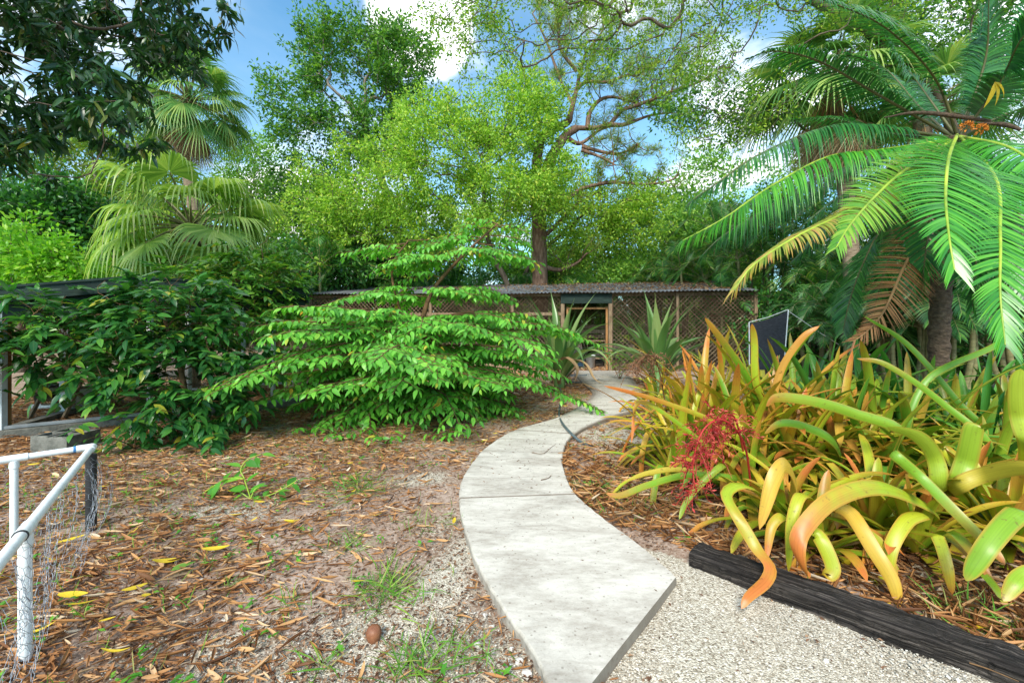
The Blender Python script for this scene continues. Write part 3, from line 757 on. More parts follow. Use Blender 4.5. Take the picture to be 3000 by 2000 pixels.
for (ta, za, tb, zb) in ((T0, rz0, tk, zk), (tk, zk, T1 + .1, ze)):
    q = A(W(ta, -.16, za + .004), W(tb, -.16, zb + .004), W(tb, 3.4, zb + .16), W(ta, 3.4, za + .16))
    q2 = q - A(0, 0, .03)
    mb.add(np.vstack([q, q2]), [[0, 1, 2, 3], [7, 6, 5, 4], [0, 4, 5, 1], [1, 5, 6, 2], [2, 6, 7, 3], [3, 7, 4, 0]])
mb.build('roof', M['fascia'], hs, ho, smooth=False)
mb = MB(); beam(mb, W(T0, .02, .04), W(T1, .02, .04), .22, .12); mb.build('concrete_sill', M['cement'], hs, ho, smooth=False)
mb = MB(); beam(mb, W(T0, .0, .125), W(T1, .0, .125), .06, .04); mb.build('bottom_rail', M['grey_frame'], hs, ho, smooth=False)
for u in (8, 440, 552, 712, 800): 
    t = wt(u); mb = MB(); beam(mb, W(t, 0, .10), W(t, 0, zk - .4), .05, .07); mb.build('frame_post', M['white'], hs, ho, smooth=False)
for u in (822, 2): 
    t = wt(u); mb = MB(); beam(mb, W(t, .10, 0), W(t, .10, zk - .38), .09, .12); mb.build('wood_post', M['wood_post'], hs, ho, smooth=False)
mb = MB(); beam(mb, W(wt(552), 0, .42), W(T1, 0, .42), .04, .04); mb.build('wall_rail', M['white'], hs, ho, smooth=False)
# inner partition with a screen door standing behind the open bay
d0 = G(20, 1272); d1 = G(292, 1188)
dxx = nrm(d1 - d0); dn = A(-dxx[1], dxx[0], 0); DLn = np.linalg.norm(d1 - d0)
def DW(t, z, d=0): return d0 + dxx * t + dn * d + A(0, 0, z)
mb = MB(); beam(mb, DW(0, .04), DW(DLn, .04), .14, .10); mb.build('concrete_sill', M['cement'], hs, ho, smooth=False)
tda = DLn * .55
for t in (tda, DLn - .02):
    mb = MB(); beam(mb, DW(t, .08), DW(t, 1.75), .05, .11, up=dn); mb.build('frame_post', M['white'], hs, ho, smooth=False)
mb = MB(); beam(mb, DW(tda + .07, .26), DW(DLn - .09, .26), .03, .28); mb.build('kick_panel', M['white'], hs, ho, smooth=False)
mb = MB(); beam(mb, DW(tda + .07, .98), DW(DLn - .09, .98), .035, .06); mb.build('door_rail', M['white'], hs, ho, smooth=False)
mb = MB(); beam(mb, DW(DLn + .10, 0), DW(DLn + .10, 1.8), .09, .11); mb.build('wood_post', M['wood_post'], hs, ho, smooth=False)
# rear wall of the enclosure
mb = MB(); beam(mb, W(T0, 3.3, 1.9), W(T1, 3.3, 1.9), .05, .3); mb.build('rear_beam', M['fascia'], hs, ho, smooth=False)
for t in np.linspace(T0 + 1, T1, 4):
    mb = MB(); beam(mb, W(t, 3.3, 0), W(t, 3.3, 1.8), .08, .08); mb.build('rear_post', M['wood'], hs, ho, smooth=False)
# black end of the roof box
mb = MB(); beam(mb, W(T1 + .03, -.1, ze - .12), W(T1 + .03, 1.6, ze - .08), .04, .26); mb.build('end_board', M['fascia'], hs, ho, smooth=False)

# folding wooden chair inside
c0 = G(85, 1240); c0[1] += .5
ch = empty('wooden_chair', c0, 'dark wooden slatted chair inside the screen enclosure', 'chair')
def cl(a, b, z): return c0 + A(a, b, z)
mb = MB()
for q in range(5): beam(mb, cl(-.24 + .0, -.2 + q * .1, .42), cl(.24, -.2 + q * .1, .42), .085, .02)
mb.build('seat', M['wood'], ch, c0, smooth=False)
for a in (-.25, .25):
    mb = MB(); beam(mb, cl(a, -.28, 0), cl(a, .2, .9), .035, .05); mb.build('leg', M['wood'], ch, c0, smooth=False)
    mb = MB(); beam(mb, cl(a * 1.1, .34, 0), cl(a * 1.1, -.2, .46), .035, .05); mb.build('leg', M['wood'], ch, c0, smooth=False)
mb = MB()
for z in (.58, .7, .82): beam(mb, cl(-.24, .05 + (z - .58) * .5, z), cl(.24, .05 + (z - .58) * .5, z), .02, .07)
mb.build('backrest', M['wood'], ch, c0, smooth=False)
mb = MB(); beam(mb, cl(-.25, -.1, .2), cl(.25, -.1, .2), .03, .03); mb.build('stretcher', M['wood'], ch, c0, smooth=False)
p0 = G(128, 1178); p1 = G(152, 1172)
for p, lb in ((p0, 'dark plastic plant pot on the enclosure floor, left one of two'), (p1, 'dark plastic plant pot on the enclosure floor, right one of two')):
    mb = MB(); lathe(mb, p, [(.001, .01), (.11, 0), (.15, .26), (.165, .26), (.165, .3), (.14, .3), (.12, .2), (.001, .2)]); tag(mb.build('plant_pot', M['pot'], org=p), lb, 'plant pot', 'plant pots in the enclosure')
a_, b_ = G(95, 1192, .06), G(188, 1186, .06)
mb = MB(); tube(mb, [a_, (a_ + b_) / 2, b_], .045, 12); tag(mb.build('drain_pipe', M['white'], org=(a_ + b_) / 2), 'short white pipe lying on the enclosure floor near the pots', 'pipe')

# hollow concrete blocks in front of the sill
def block(c, ang, label):
    o = []; ca, sa = math.cos(ang), math.sin(ang); ax = np.array([[ca, sa, 0], [-sa, ca, 0], [0, 0, 1]])
    mb = MB(); c = np.asarray(c, float)
    Lb, Wb, Hb, t = .40, .20, .19, .033
    xs = [-Lb / 2, -Lb / 2 + t, -t / 2, t / 2, Lb / 2 - t, Lb / 2]; ys = [-Wb / 2, -Wb / 2 + t, Wb / 2 - t, Wb / 2]
    hol = {(1, 1), (3, 1)}
    for iz, z in ((0, 0.0), (1, Hb)):
        for i_ in range(5):
            for j_ in range(3):
                if (i_, j_) in hol: continue
                q = A([xs[i_], ys[j_], z], [xs[i_ + 1], ys[j_], z], [xs[i_ + 1], ys[j_ + 1], z], [xs[i_], ys[j_ + 1], z])
                mb.add(c + q @ ax, [[0, 1, 2, 3]] if iz else [[3, 2, 1, 0]])
    def wall(x0, y0, x1, y1):
        q = A([x0, y0, 0], [x1, y1, 0], [x1, y1, Hb], [x0, y0, Hb]); mb.add(c + q @ ax, [[0, 1, 2, 3]])
    wall(xs[0], ys[0], xs[5], ys[0]); wall(xs[5], ys[0], xs[5], ys[3]); wall(xs[5], ys[3], xs[0], ys[3]); wall(xs[0], ys[3], xs[0], ys[0])
    for i_ in (1, 3):
        wall(xs[i_ + 1], ys[1], xs[i_], ys[1]); wall(xs[i_ + 1], ys[2], xs[i_ + 1], ys[1]); wall(xs[i_], ys[2], xs[i_ + 1], ys[2]); wall(xs[i_], ys[1], xs[i_], ys[2])
    return tag(mb.build('concrete_block', M['cement'], org=c, smooth=False), label, 'concrete block', 'hollow concrete blocks by the sill')
bc = A(-4.88, 4.88, 0); bc2 = A(-5.11, 4.93, 0)
block(bc, pi / 2 + .03, 'grey hollow concrete block by the enclosure sill, the one nearer the shrub')
block(bc2, pi / 2 - .06, 'grey hollow concrete block by the enclosure sill, the one farther from the shrub')

# ------------------------------------------------------------------ white pipe frame with chicken wire
RZ = .545
cor = A(-2.94, 3.06, RZ); e1 = cor + (A(-3.23, 2.75, RZ) - cor) * 4.0; e2 = cor + (A(-1.85, 1.58, RZ) - cor) * 1.55
e1[2] = e2[2] = RZ
cor = A(-2.93, 3.05, RZ)
pf = empty('pipe_frame', (cor[0], cor[1], 0), 'white plastic pipe frame hung with chicken wire at lower left', 'pipe frame')
po = np.array(pf.location)
mb = MB(); tube(mb, [cor, cor + (e2 - cor) * .5, e2], .021, 16); mb.build('top_rail', M['pvc'], pf, po)
mb = MB(); tube(mb, [cor, cor + (e1 - cor) * .5, e1], .020, 16); mb.build('top_rail', M['pvc'], pf, po)
def sphere(mb, c, r, n=12, mat=0):
    t = np.linspace(0, pi, n); lathe(mb, c, np.stack([np.maximum(np.sin(t), .001) * r, -np.cos(t) * r], -1), n * 2, mat)
mb = MB(); sphere(mb, cor, .0255); tube(mb, [cor, cor + nrm(e1 - cor) * .08], .0245, 14); tube(mb, [cor, cor + nrm(e2 - cor) * .08], .0252, 14); el = mb.build('elbow', M['pvc'], pf, po)
mb = MB(); q = cor + nrm(e1 - cor) * .08; tube(mb, [q, q + nrm(e1 - cor) * .014], .0222, 14); mb.build('glue_band', M['blue_tape'], el, po)
def fpost(pt, r, mat='pvc'):
    pt = np.asarray(pt, float); mb = MB(); tube(mb, [A(pt[0], pt[1], -.03), A(pt[0], pt[1], RZ * .5), A(pt[0], pt[1], RZ - .02)], r, 16); return mb.build('post', M[mat], pf, po)
np_ = cor + (A(-1.85, 1.58, RZ) - cor) * .84; fp = cor + nrm(e1 - cor) * .36
p_a = fpost(np_, .0215); p_b = fpost(fp, .020)
for pt, ax_, r in ((np_, nrm(e2 - cor), .021), (fp, nrm(e1 - cor), .020)):
    mb = MB(); tube(mb, [pt - ax_ * .06, pt + ax_ * .06], r + .0042, 16); tube(mb, [pt - A(0, 0, .015), pt - A(0, 0, .06)], r + .0042, 16)
    jt = mb.build('tee_joint', M['pvc'], pf, po)
    mb = MB(); tube(mb, [pt + ax_ * .062, pt + ax_ * .070], r + .0045, 16); mb.build('cable_tie', M['black'], jt, po)
dp = cor + nrm(e2 - cor) * .10 + A(.03, -.02, 0)
dk = fpost(dp - A(0, 0, .02), .030, 'black'); dk['label'] = 'black post behind the wire at the corner'
# hexagonal netting: a sheet hanging from the near rail, bulging, wrapped round the dark post
def netting(org, ax_, ln, side, seed, z1=.0, bulge=.10, cell=.027, lo=0.0):
    mb = MB(); r = RNG(seed); wdt = cell * 1.5; hgt = cell * math.sqrt(3)
    cols = int(ln / wdt) + 1; rows = int((RZ - .03) / hgt) + 1
    def mapp(p):
        t = p[:, 0]; h_ = p[:, 1]
        f = np.clip(h_ / RZ, 0, 1)
        b = bulge * (np.sin(t * 3.1 + seed) * .5 + .6) * np.sin(f * pi) ** .8 + .05 * np.sin(t * 9 + f * 4) * (1 - f) + .018 * np.sin(t * 23 + f * 11)
        z = RZ * f - .03 * (f > .9) - .055 * (np.sin(t * 5 + 1) + 1) * (1 - f) * 0
        return org + ax_ * t[:, None] + side * b[:, None] + A(0, 0, 1) * np.maximum(z + .012 * np.sin(t * 17 + f * 6), .008)[:, None]
    seg = []
    for c in range(cols):
        for k_ in range(rows):
            x = c * wdt; y = k_ * hgt + (hgt / 2 if c % 2 else 0) + .01
            v = [(x - cell / 2, y + 0), (x - cell / 4 * 1 + 0, y + hgt / 2)]
            a1_ = (x - cell, y); a2_ = (x - cell / 2, y + hgt / 2); a3_ = (x + cell / 2, y + hgt / 2); a4_ = (x + cell, y)
            seg += [(a1_, a2_), (a2_, a3_), (a3_, a4_)]
    s0 = np.array([s_[0] for s_ in seg]); s1 = np.array([s_[1] for s_ in seg])
    s0 = s0 + .004 * np.sin(s0[:, ::-1] * 60); s1 = s1 + .004 * np.sin(s1[:, ::-1] * 60)
    ok = (s0[:, 1] < RZ) & (s1[:, 1] < RZ) & (s0[:, 0] > 0) & (s1[:, 0] < ln)
    p, q = mapp(s0[ok]), mapp(s1[ok])
    d = nrm(q - p); u = nrm(np.cross(d, A(.3, .2, .9))); v = np.cross(d, u); rad = .0010
    n_ = len(p); V_ = []
    for e in (p, q):
        for k_ in range(3):
            a = k_ * 2 * pi / 3; V_.append(e + rad * (math.cos(a) * u + math.sin(a) * v))
    V_ = np.stack(V_, 1).reshape(-1, 3)
    F_ = np.array([[0, 1, 4, 3], [1, 2, 5, 4], [2, 0, 3, 5]])
    mb.add(V_, (F_[None] + (np.arange(n_) * 6)[:, None, None]).reshape(-1, 4))
    return mb
ax2 = nrm(e2 - cor); sd2 = A(-ax2[1], ax2[0], 0)
if sd2[0] < 0: sd2 = -sd2
mb = netting(cor + A(0, 0, -RZ), ax2, 2.1, sd2, 1, bulge=.085)
mb.build('wire_netting', M['wire'], pf, po)
mb = netting(cor + A(0, 0, -RZ), nrm(e1 - cor), 1.2, -sd2 * .2 + nrm(A(-.3, -1, 0)) * .5, 2, bulge=.07)
mb.build('wire_netting', M['wire'], pf, po)

# ------------------------------------------------------------------ garden hose
hz = [(1720, 1098), (1660, 1103), (1632, 1118), (1640, 1135), (1646, 1160), (1640, 1190), (1638, 1216), (1648, 1240), (1672, 1268), (1702, 1294), (1726, 1303), (1748, 1306)]
hp = []
for (u, v) in hz:
    z = .02
    q = G(u, v, z)
    if on_path(q[0:1], q[1:2])[0]: z = PZ + .016
    hp.append(G(u, v, z))
mb = MB(); tube(mb, catmull(hp, 90), .0165, 8)
lp = [G(1700 + 60 * math.cos(t), 1108 + 12 * math.sin(t), .03 + .02 * (i_ % 2)) for i_, t in enumerate(np.linspace(0, 6.0, 9))]
tube(mb, catmull(lp, 50), .0165, 8)
tag(mb.build('garden_hose', M['hose'], org=G(1680, 1270)), 'dark garden hose snaking across the concrete path toward the lily', 'hose')

# ================================================================== trees
def grow(trunk, tr, attr, rng, kpath=.3, step=.5, start=.45, r0=.006, curve=.35, sag=0.0):
    tk = catmull(trunk, max(8, int(sum(np.linalg.norm(np.diff(np.asarray(trunk, float), axis=0), axis=1)) / step) + 4))
    attr = np.asarray(attr, float)
    cap = len(tk) + len(attr) * 30
    pos = np.zeros((cap, 3)); par = np.full(cap, -1); pl = np.zeros(cap); bad = np.zeros(cap)
    n = len(tk); pos[:n] = tk; par[1:n] = np.arange(n - 1)
    s0 = int(n * start); bad[:s0] = 1e3
    pl[s0:n] = np.arange(n - s0) * step * .3
    order = np.argsort(np.min(np.linalg.norm(attr[:, None] - tk[None, s0:], axis=2), axis=1))
    tips = []
    for a in attr[order]:
        d = np.linalg.norm(pos[:n] - a, axis=1)
        up = np.maximum(pos[:n, 2] - a[2], 0) * .5
        j = int(np.argmin(d + kpath * pl[:n] + bad[:n] + up))
        D = d[j]
        if D < step * .25: continue
        mseg = max(1, int(np.ceil(D / step)))
        pd = nrm(pos[j] - pos[par[j]]) if par[j] >= 0 else A(0, 0, 1)
        ctrl = pos[j] + nrm(pd * .6 + nrm(a - pos[j]) * .6 + rng.normal(size=3) * .15) * D * curve
        last = j
        for k in range(1, mseg + 1):
            if n >= cap: break
            t = k / mseg
            p = (1 - t) ** 2 * pos[j] + 2 * t * (1 - t) * ctrl + t * t * a
            if k < mseg: p = p + rng.normal(size=3) * step * .07
            p = p - A(0, 0, sag * t * t * D)
            pos[n] = p; par[n] = last; pl[n] = pl[last] + D / mseg; last = n; n += 1
        tips.append(last)
    pos, par = pos[:n], par[:n]
    e = math.log(max(len(tips), 3)) / math.log(max(tr / r0, 1.5))
    w = np.zeros(n)
    haschild = np.zeros(n, bool); haschild[par[par >= 0]] = True
    w[~haschild] = 1
    for i in range(n - 1, 0, -1): w[par[i]] += w[i]
    rad = r0 * np.maximum(w, 1) ** (1 / e)
    # trunk taper from base
    nt_ = len(tk)
    rad[:s0] = np.linspace(tr * 1.15, rad[s0], max(s0, 1)) if s0 > 0 else rad[:s0]
    return pos, par, rad, np.array(tips)

def wood(mb, pos, par, rad, rmin=0.0):
    n = len(pos); ch = [[] for _ in range(n)]
    for i in range(1, n):
        if par[i] >= 0: ch[par[i]].append(i)
    stack = [(0, None)]
    while stack:
        s, pr = stack.pop()
        chain = [] if pr is None else [pr]
        rs = [] if pr is None else [min(rad[s] * 1.1, rad[pr])]
        cur = s
        while True:
            chain.append(cur); rs.append(rad[cur])
            c = ch[cur]
            if not c: break
            mx = max(c, key=lambda k: rad[k])
            for k in c:
                if k != mx: stack.append((k, cur))
            cur = mx
        if len(chain) > 1 and max(rs) > rmin:
            r = max(rs); tube(mb, pos[chain], rs, 9 if r > .08 else 6 if r > .03 else 4 if r > .012 else 3, caps=False)

def leaves(mb, tpl, nodes, k, spread, size, rng, droop=.0, flat=.6, outward=None, mat=0, jit=.25):
    wt_ = np.exp(.65 * wob(nodes[:, 0] * 1.3 + nodes[:, 1], nodes[:, 2] * 1.5)); idx = rng.choice(len(nodes), k, p=wt_ / wt_.sum())
    off = rng.normal(size=(k, 3)) * spread
    p = nodes[idx] + off
    d = nrm(off) * .8 + rng.normal(size=(k, 3)) * .6
    if outward is not None: d = d + nrm(p - outward) * .5
    d[:, 2] -= droop
    nn = A(0, 0, flat) + rng.normal(size=(k, 3)) * .55
    scatter(mb, tpl, p, d, nn, size * rng.uniform(1 - jit, 1 + jit, k), mat)

def ell(rng, c, r, n, shell=.35):
    d = nrm(rng.normal(size=(n, 3))); t = rng.uniform(shell, 1, (n, 1)) ** (1 / 2.0)
    return np.asarray(c) + d * t * np.asarray(r)

def clumpy(rng, ells, nclump, per, sig):
    """attractors: clump centres spread through the ellipsoids, then points about each"""
    vol = np.array([e[1][0] * e[1][1] * e[1][2] for e in ells]) ** .67; vol = vol / vol.sum()
    out = []
    for (c, r), f in zip(ells, vol):
        cs = ell(rng, c, r, max(2, int(nclump * f)))
        for q in cs: out.append(q + rng.normal(size=(per, 3)) * sig * rng.uniform(.6, 1.3))
    return np.vstack(out)

def tree(name, label, cat, trunk, tr, ells, nclump, per, sig, nleaf, size, leafm, barkm, seed, tpl=None, group=None, step=.45, spread=.14, droop=0.0, start=.45, kpath=.3, r0=.006, thr=.02, crown='crown', sag=0.0, flat=.6, rmin=0, extra=None):
    r = RNG(seed)
    base = np.asarray(trunk[0], float)
    o = empty(name, base, label, cat, group)
    att = clumpy(r, ells, nclump, per, sig)
    if extra is not None: att = np.vstack([extra, att])
    pos, par, rad, tips = grow(trunk, tr, att, r, kpath, step, start, r0, sag=sag)
    mb = MB(); wood(mb, pos, par, rad, rmin); mb.build('trunk', M[barkm], o, base)
    mb = MB()
    nodes = pos[rad < thr]
    c0 = np.mean([e[0] for e in ells], axis=0)
    leaves(mb, tpl or tpl_diamond(.5), nodes, nleaf, spread, size, r, droop, flat, c0)
    mb.build(crown, M[leafm], o, base)
    return o

# --- live oak behind the shrub, tall airy crown against the sky
tree('oak_tree', 'tall airy dark green tree reaching highest against the sky left of centre', 'tree',
     [P(1180, 1040, 19) * [1, 1, 0], P(1180, 800, 19), P(1150, 620, 19), P(1100, 480, 19), P(1060, 330, 19)], .30,
     [(P(1050, 190, 19), (2.9, 2.0, 2.0)), (P(880, 270, 18.5), (1.9, 1.6, 1.5)), (P(1150, 200, 19), (1.7, 1.6, 2.0)), (P(960, 400, 18.5), (2.2, 1.8, 1.3)), (P(1130, 430, 19), (1.8, 1.6, 1.6)), (P(900, 560, 18), (1.9, 1.6, 1.3)), (P(960, 120, 19), (1.3, 1.2, 1.2))],
     150, 11, .36, 30000, .165, 'oak', 'bark_grey', 11, spread=.10, step=.4, start=.35)
# --- light green tree in the middle
tree('light_green_tree', 'broad light green leafy tree filling the centre behind the shed', 'tree',
     [P(1500, 1030, 17) * [1, 1, 0], P(1490, 850, 17), P(1450, 760, 16.8), P(1420, 650, 16.5), P(1420, 500, 16.5)], .16,
     [(P(1330, 420, 16.5), (2.6, 2.0, 1.5)), (P(1150, 540, 16), (2.4, 1.8, 1.4)), (P(1500, 360, 16.5), (2.2, 1.8, 1.6)), (P(1560, 280, 16.5), (1.2, 1.2, 1.0)), (P(1480, 560, 16), (2.4, 1.7, 1.3)), (P(1290, 670, 16), (2.6, 1.6, 1.0)), (P(1620, 520, 16.2), (1.0, 1.2, 1.6)), (P(1060, 640, 16), (1.7, 1.3, 1.0)), (P(960, 600, 16.2), (1.6, 1.2, 1.0)), (P(900, 690, 16), (1.4, 1.2, .8)), (P(1240, 330, 16.3), (1.0, 1, .8))],
     230, 11, .34, 66000, .125, 'bright', 'bark', 12, spread=.105, step=.4, start=.25)
# --- second, lower light green tree right of the pine trunk
tree('light_green_tree', 'smaller light green tree low to the right of the big brown trunk', 'tree',
     [P(1480, 1000, 18.5) * [1, 1, 0], P(1540, 800, 18.5), P(1640, 690, 18.5), P(1740, 600, 18.5)], .13,
     [(P(1800, 570, 18.5), (1.9, 1.3, .8)), (P(1740, 640, 18.5), (1.7, 1.2, .7)), (P(1860, 650, 18.5), (1.4, 1.2, .9)), (P(1660, 720, 18.5), (1.1, 1.0, .7))],
     90, 9, .30, 17000, .125, 'bright', 'bark', 13, spread=.10, step=.4, start=.4)
# --- pine with reddish trunk and bending limbs
r = RNG(21)
pbase = P(1582, 1060, 17.5) * [1, 1, 0]
pine = empty('pine_tree', pbase, 'pine with thick reddish brown trunk and bare crooked limbs bending right', 'tree')
mb = MB(); D_ = 17.5
tr_main = catmull([pbase, P(1582, 800, D_), P(1580, 640, D_), P(1592, 540, D_), P(1612, 470, D_), P(1655, 400, D_), P(1690, 375, D_)], 40)
tube(mb, tr_main, np.linspace(.34, .15, 40), 12)
tube(mb, catmull([P(1575, 640, D_), P(1572, 500, D_ + .1), P(1590, 400, D_ + .2), P(1660, 360, D_ + .2), P(1672, 330, D_), P(1690, 260, D_)], 30), np.linspace(.25, .08, 30), 9)
limbs = [
 [(1690, 375), (1740, 375), (1790, 360), (1830, 320), (1900, 300), (1950, 305)],
 [(1720, 378), (1728, 330), (1760, 292), (1800, 285), (1860, 300), (1950, 310)],
 [(1780, 365), (1830, 365), (1900, 340), (1970, 330)],
 [(1655, 400), (1700, 420), (1760, 380), (1830, 360)],
 [(1690, 260), (1700, 210), (1720, 150), (1760, 100), (1780, 20)],
 [(1690, 262), (1720, 240), (1780, 240), (1840, 220), (1868, 225), (1870, 190)],
 [(1830, 320), (1890, 300), (1960, 270), (2050, 240), (2120, 190)],
 [(1705, 440), (1760, 460), (1805, 485)], [(1705, 430), (1790, 450), (1830, 445), (1870, 420)],
 [(1680, 310), (1640, 230), (1600, 120), (1560, 40)], [(1690, 210), (1640, 140), (1640, 60)],
 [(1580, 560), (1640, 600), (1700, 555), (1790, 535), (1890, 540), (1960, 530), (1990, 510)],
 [(1585, 700), (1640, 650), (1690, 600), (1760, 560)],
 [(1588, 780), (1640, 790), (1690, 770), (1720, 740)],
]
ends = []
for li, l in enumerate(limbs):
    z = D_ + r.uniform(-1.2, 1.2); pts = [P(*l[0], D_)] + [P(u, v, D_ + (z - D_) * (k + 1) / len(l)) for k, (u, v) in enumerate(l[1:])]
    c = catmull(pts, 26); tube(mb, c, np.linspace(.105 if li < 4 or li > 10 else .08, .025, 26), 7)
    for k in r.integers(8, 26, 10):
        d = nrm(r.normal(size=3) + A(.3, 0, .5)); ln = r.uniform(.5, 1.5); q = catmull([c[k], c[k] + d * ln * .5 + r.normal(size=3) * .1, c[k] + d * ln + A(0, 0, .15)], 7)
        tube(mb, q, np.linspace(.025, .008, 7), 4, caps=False); ends += list(q[3:])
mb.build('trunk', M['bark_pine'], pine, pbase)
mb = MB()
ends = np.array(ends); upper = np.array([P(u, v, D_ + dz) for u, v, dz in zip(r.uniform(1560, 2100, 420), r.uniform(-60, 250, 420), r.uniform(-1.8, 1.8, 420))])
tuft = np.vstack([ends[r.permutation(len(ends))[:480]], upper])
for q in tuft:
    k = 26; d = nrm(r.normal(size=(k, 3)) + A(.2, 0, .55))
    scatter(mb, tpl_diamond(.05, .1, .1), np.repeat(q[None], k, 0) + d * .03, d, r.normal(size=(k, 3)), r.uniform(.20, .36, k))
mb.build('crown', M['pine'], pine, pbase)

# --- overhanging oak on the right, twigs hanging into the top of the view
b_ = A(10.6, 9.3, 0)
tree('oak_tree', 'spreading oak whose thin twiggy boughs hang across the top right of the sky', 'tree',
     [b_, A(10.4, 9.5, 3), A(9.2, 9.6, 6.6), A(6.6, 9.4, 8.3), A(4.0, 9.2, 9.4)], .16,
     [(P(1480, 40, 9), (1.7, 1.4, 1.0)), (P(1650, -60, 9), (1.5, 1.5, 1.0)), (P(1880, 0, 9), (1.5, 1.5, .9)), (P(2080, 110, 9), (1.3, 1.3, .9)), (P(1420, 140, 8.5), (.7, .7, .6)), (P(1750, 170, 8.8), (1.6, 1, .5)),
      (P(2250, 60, 9.5), (1.6, 1.4, 1.2)), (P(1330, 20, 8.6), (.5, .7, .6)), (P(2120, 320, 9), (1.1, .9, .45)), (P(2450, -40, 9), (1.8, 1.4, 1.2)), (P(1900, -160, 8.5), (3.4, 2, .9))],
     150, 10, .30, 26000, .075, 'oak_top', 'bark', 31, tpl=tpl_diamond(.46), spread=.075, step=.22, start=.5, sag=.10, kpath=.22, r0=.0045, thr=.011)
# lower bough, darker leaves
tree('oak_tree', 'low dark leafed tree right of the pine with foliage drooping over the palms', 'tree',
     [A(11.5, 13, 0), A(11.2, 13, 3), A(9.5, 12.5, 5.9), A(7.5, 11.5, 6.7)], .11,
     [(P(2120, 310, 12.5), (1.4, .9, .55)), (P(2200, 335, 12.5), (1.4, .9, .5)), (P(2020, 335, 12.5), (.9, .8, .5)), (P(2560, 70, 12.5), (1.8, 1.2, 1.5)), (P(2750, 60, 12.5), (2.2, 1.2, 1.7)), (P(2960, 120, 11), (1.8, 1.2, 2.2))],
     80, 9, .28, 19000, .12, 'oak', 'bark', 32, spread=.12, step=.35, start=.4)

# --- mango bough hanging in at top left
lance = tpl_leaf(4, .24, .22, .30, 'lance')
r = RNG(41)
mbase = A(-8.6, 6.0, 0)
mango = empty('mango_tree', mbase, 'dark glossy mango bough hanging in at the top left corner', 'tree')
ells = [(P(40, 40, 5.6), (1.5, 1.2, 1.0)), (P(240, 20, 5.4), (1.0, 1.0, .7)), (P(90, 250, 5.4), (.95, .9, .6)), (P(220, 170, 5.2), (.58, .7, .45)), (P(40, 400, 5.4), (.5, .6, .36)), (P(390, 30, 5.3), (.42, .6, .26)), (P(235, 290, 5.0), (.36, .4, .26)), (P(355, 320, 5.0), (.16, .2, .12)), (P(470, 5, 5.2), (.26, .5, .22)), (P(110, 440, 5.3), (.32, .4, .18)), (P(100, -140, 5.0), (1.8, 1.6, .8)), (P(-180, 250, 5.4), (.9, 1.1, 1.5))]
att = clumpy(r, ells, 120, 5, .22)
pos, par, rad, tips = grow([mbase, A(-8.5, 6, 1.8), A(-8.0, 5.9, 4.0), A(-6.8, 5.7, 5.6)], .10, att, r, .25, .25, .5, .005, sag=.08)
mb = MB(); wood(mb, pos, par, rad); mb.build('trunk', M['bark'], mango, mbase)
mb = MB()
tp = pos[rad < .0075]
k = 12000; idx = r.integers(0, len(tp), k)
d = r.normal(size=(k, 3)) * [.8, .8, .3]; d[:, 2] -= .6
scatter(mb, lance, tp[idx] + r.normal(size=(k, 3)) * .05, d, A(0, 0, .8) + r.normal(size=(k, 3)) * .5, r.uniform(.13, .22, k))
mb.build('crown', M['mango'], mango, mbase)
fr_ = P(648, 14, 5.2)
o = MB(); sphere(o, fr_, .05); o = o.build('fruit', M['mango'], mango, mbase); 
mb = MB(); k = 26; scatter(mb, lance, np.repeat(P(655, -12, 5.2)[None], k, 0) + r.normal(size=(k, 3)) * .1, r.normal(size=(k, 3)) - A(0, 0, .6), A(0, 0, 1) + r.normal(size=(k, 3)) * .4, r.uniform(.1, .18, k)); mb.build('leaf_spray', M['mango'], mango, mbase)

# --- trees on the left, beyond the enclosure
tree('broadleaf_tree', 'dense deep green tree at the left edge above the enclosure', 'tree',
     [G(60, 1090), P(60, 850, 12.5), P(80, 700, 12.5)], .2,
     [(P(60, 610, 12.5), (1.8, 1.4, 1.2)), (P(180, 660, 12.6), (1.2, 1.2, 1.0)), (P(60, 740, 12.3), (1.8, 1.2, .9)), (P(200, 740, 12.3), (1.0, 1.0, .8))],
     70, 8, .35, 15000, .17, 'hedge', 'bark', 51, start=.3, spread=.16)
tree('broadleaf_tree', 'thin yellow green tree with pale trunk left of the fan palm', 'tree',
     [P(300, 1060, 21) * [1, 1, 0], P(305, 760, 21), P(290, 610, 21), P(280, 520, 21), P(260, 400, 21)], .2,
     [(P(230, 460, 21), (2.2, 1.8, 1.5)), (P(330, 420, 21), (1.8, 1.5, 1.3)), (P(200, 560, 21), (1.6, 1.4, 1.0)), (P(300, 640, 21), (1.6, 1.4, 1.2)), (P(210, 680, 21), (1.6, 1.4, 1.0)), (P(390, 560, 21), (1.5, 1.2, 1.4)), (P(120, 480, 21), (2.0, 1.4, 1.8))],
     80, 8, .45, 15000, .17, 'far_lime', 'bark_grey', 52, start=.4, spread=.2)
tree('broadleaf_tree', 'small airy tree in the sky gap between the palms and the tall oak', 'tree',
     [P(740, 1060, 24) * [1, 1, 0], P(740, 760, 24), P(735, 560, 24)], .16,
     [(P(735, 490, 24), (1.4, 1.2, 1.3)), (P(710, 570, 24), (1.8, 1.2, 1.0)), (P(770, 560, 24), (1.0, 1.2, .8))],
     40, 7, .4, 7000, .17, 'far', 'bark', 53, start=.5, spread=.2)
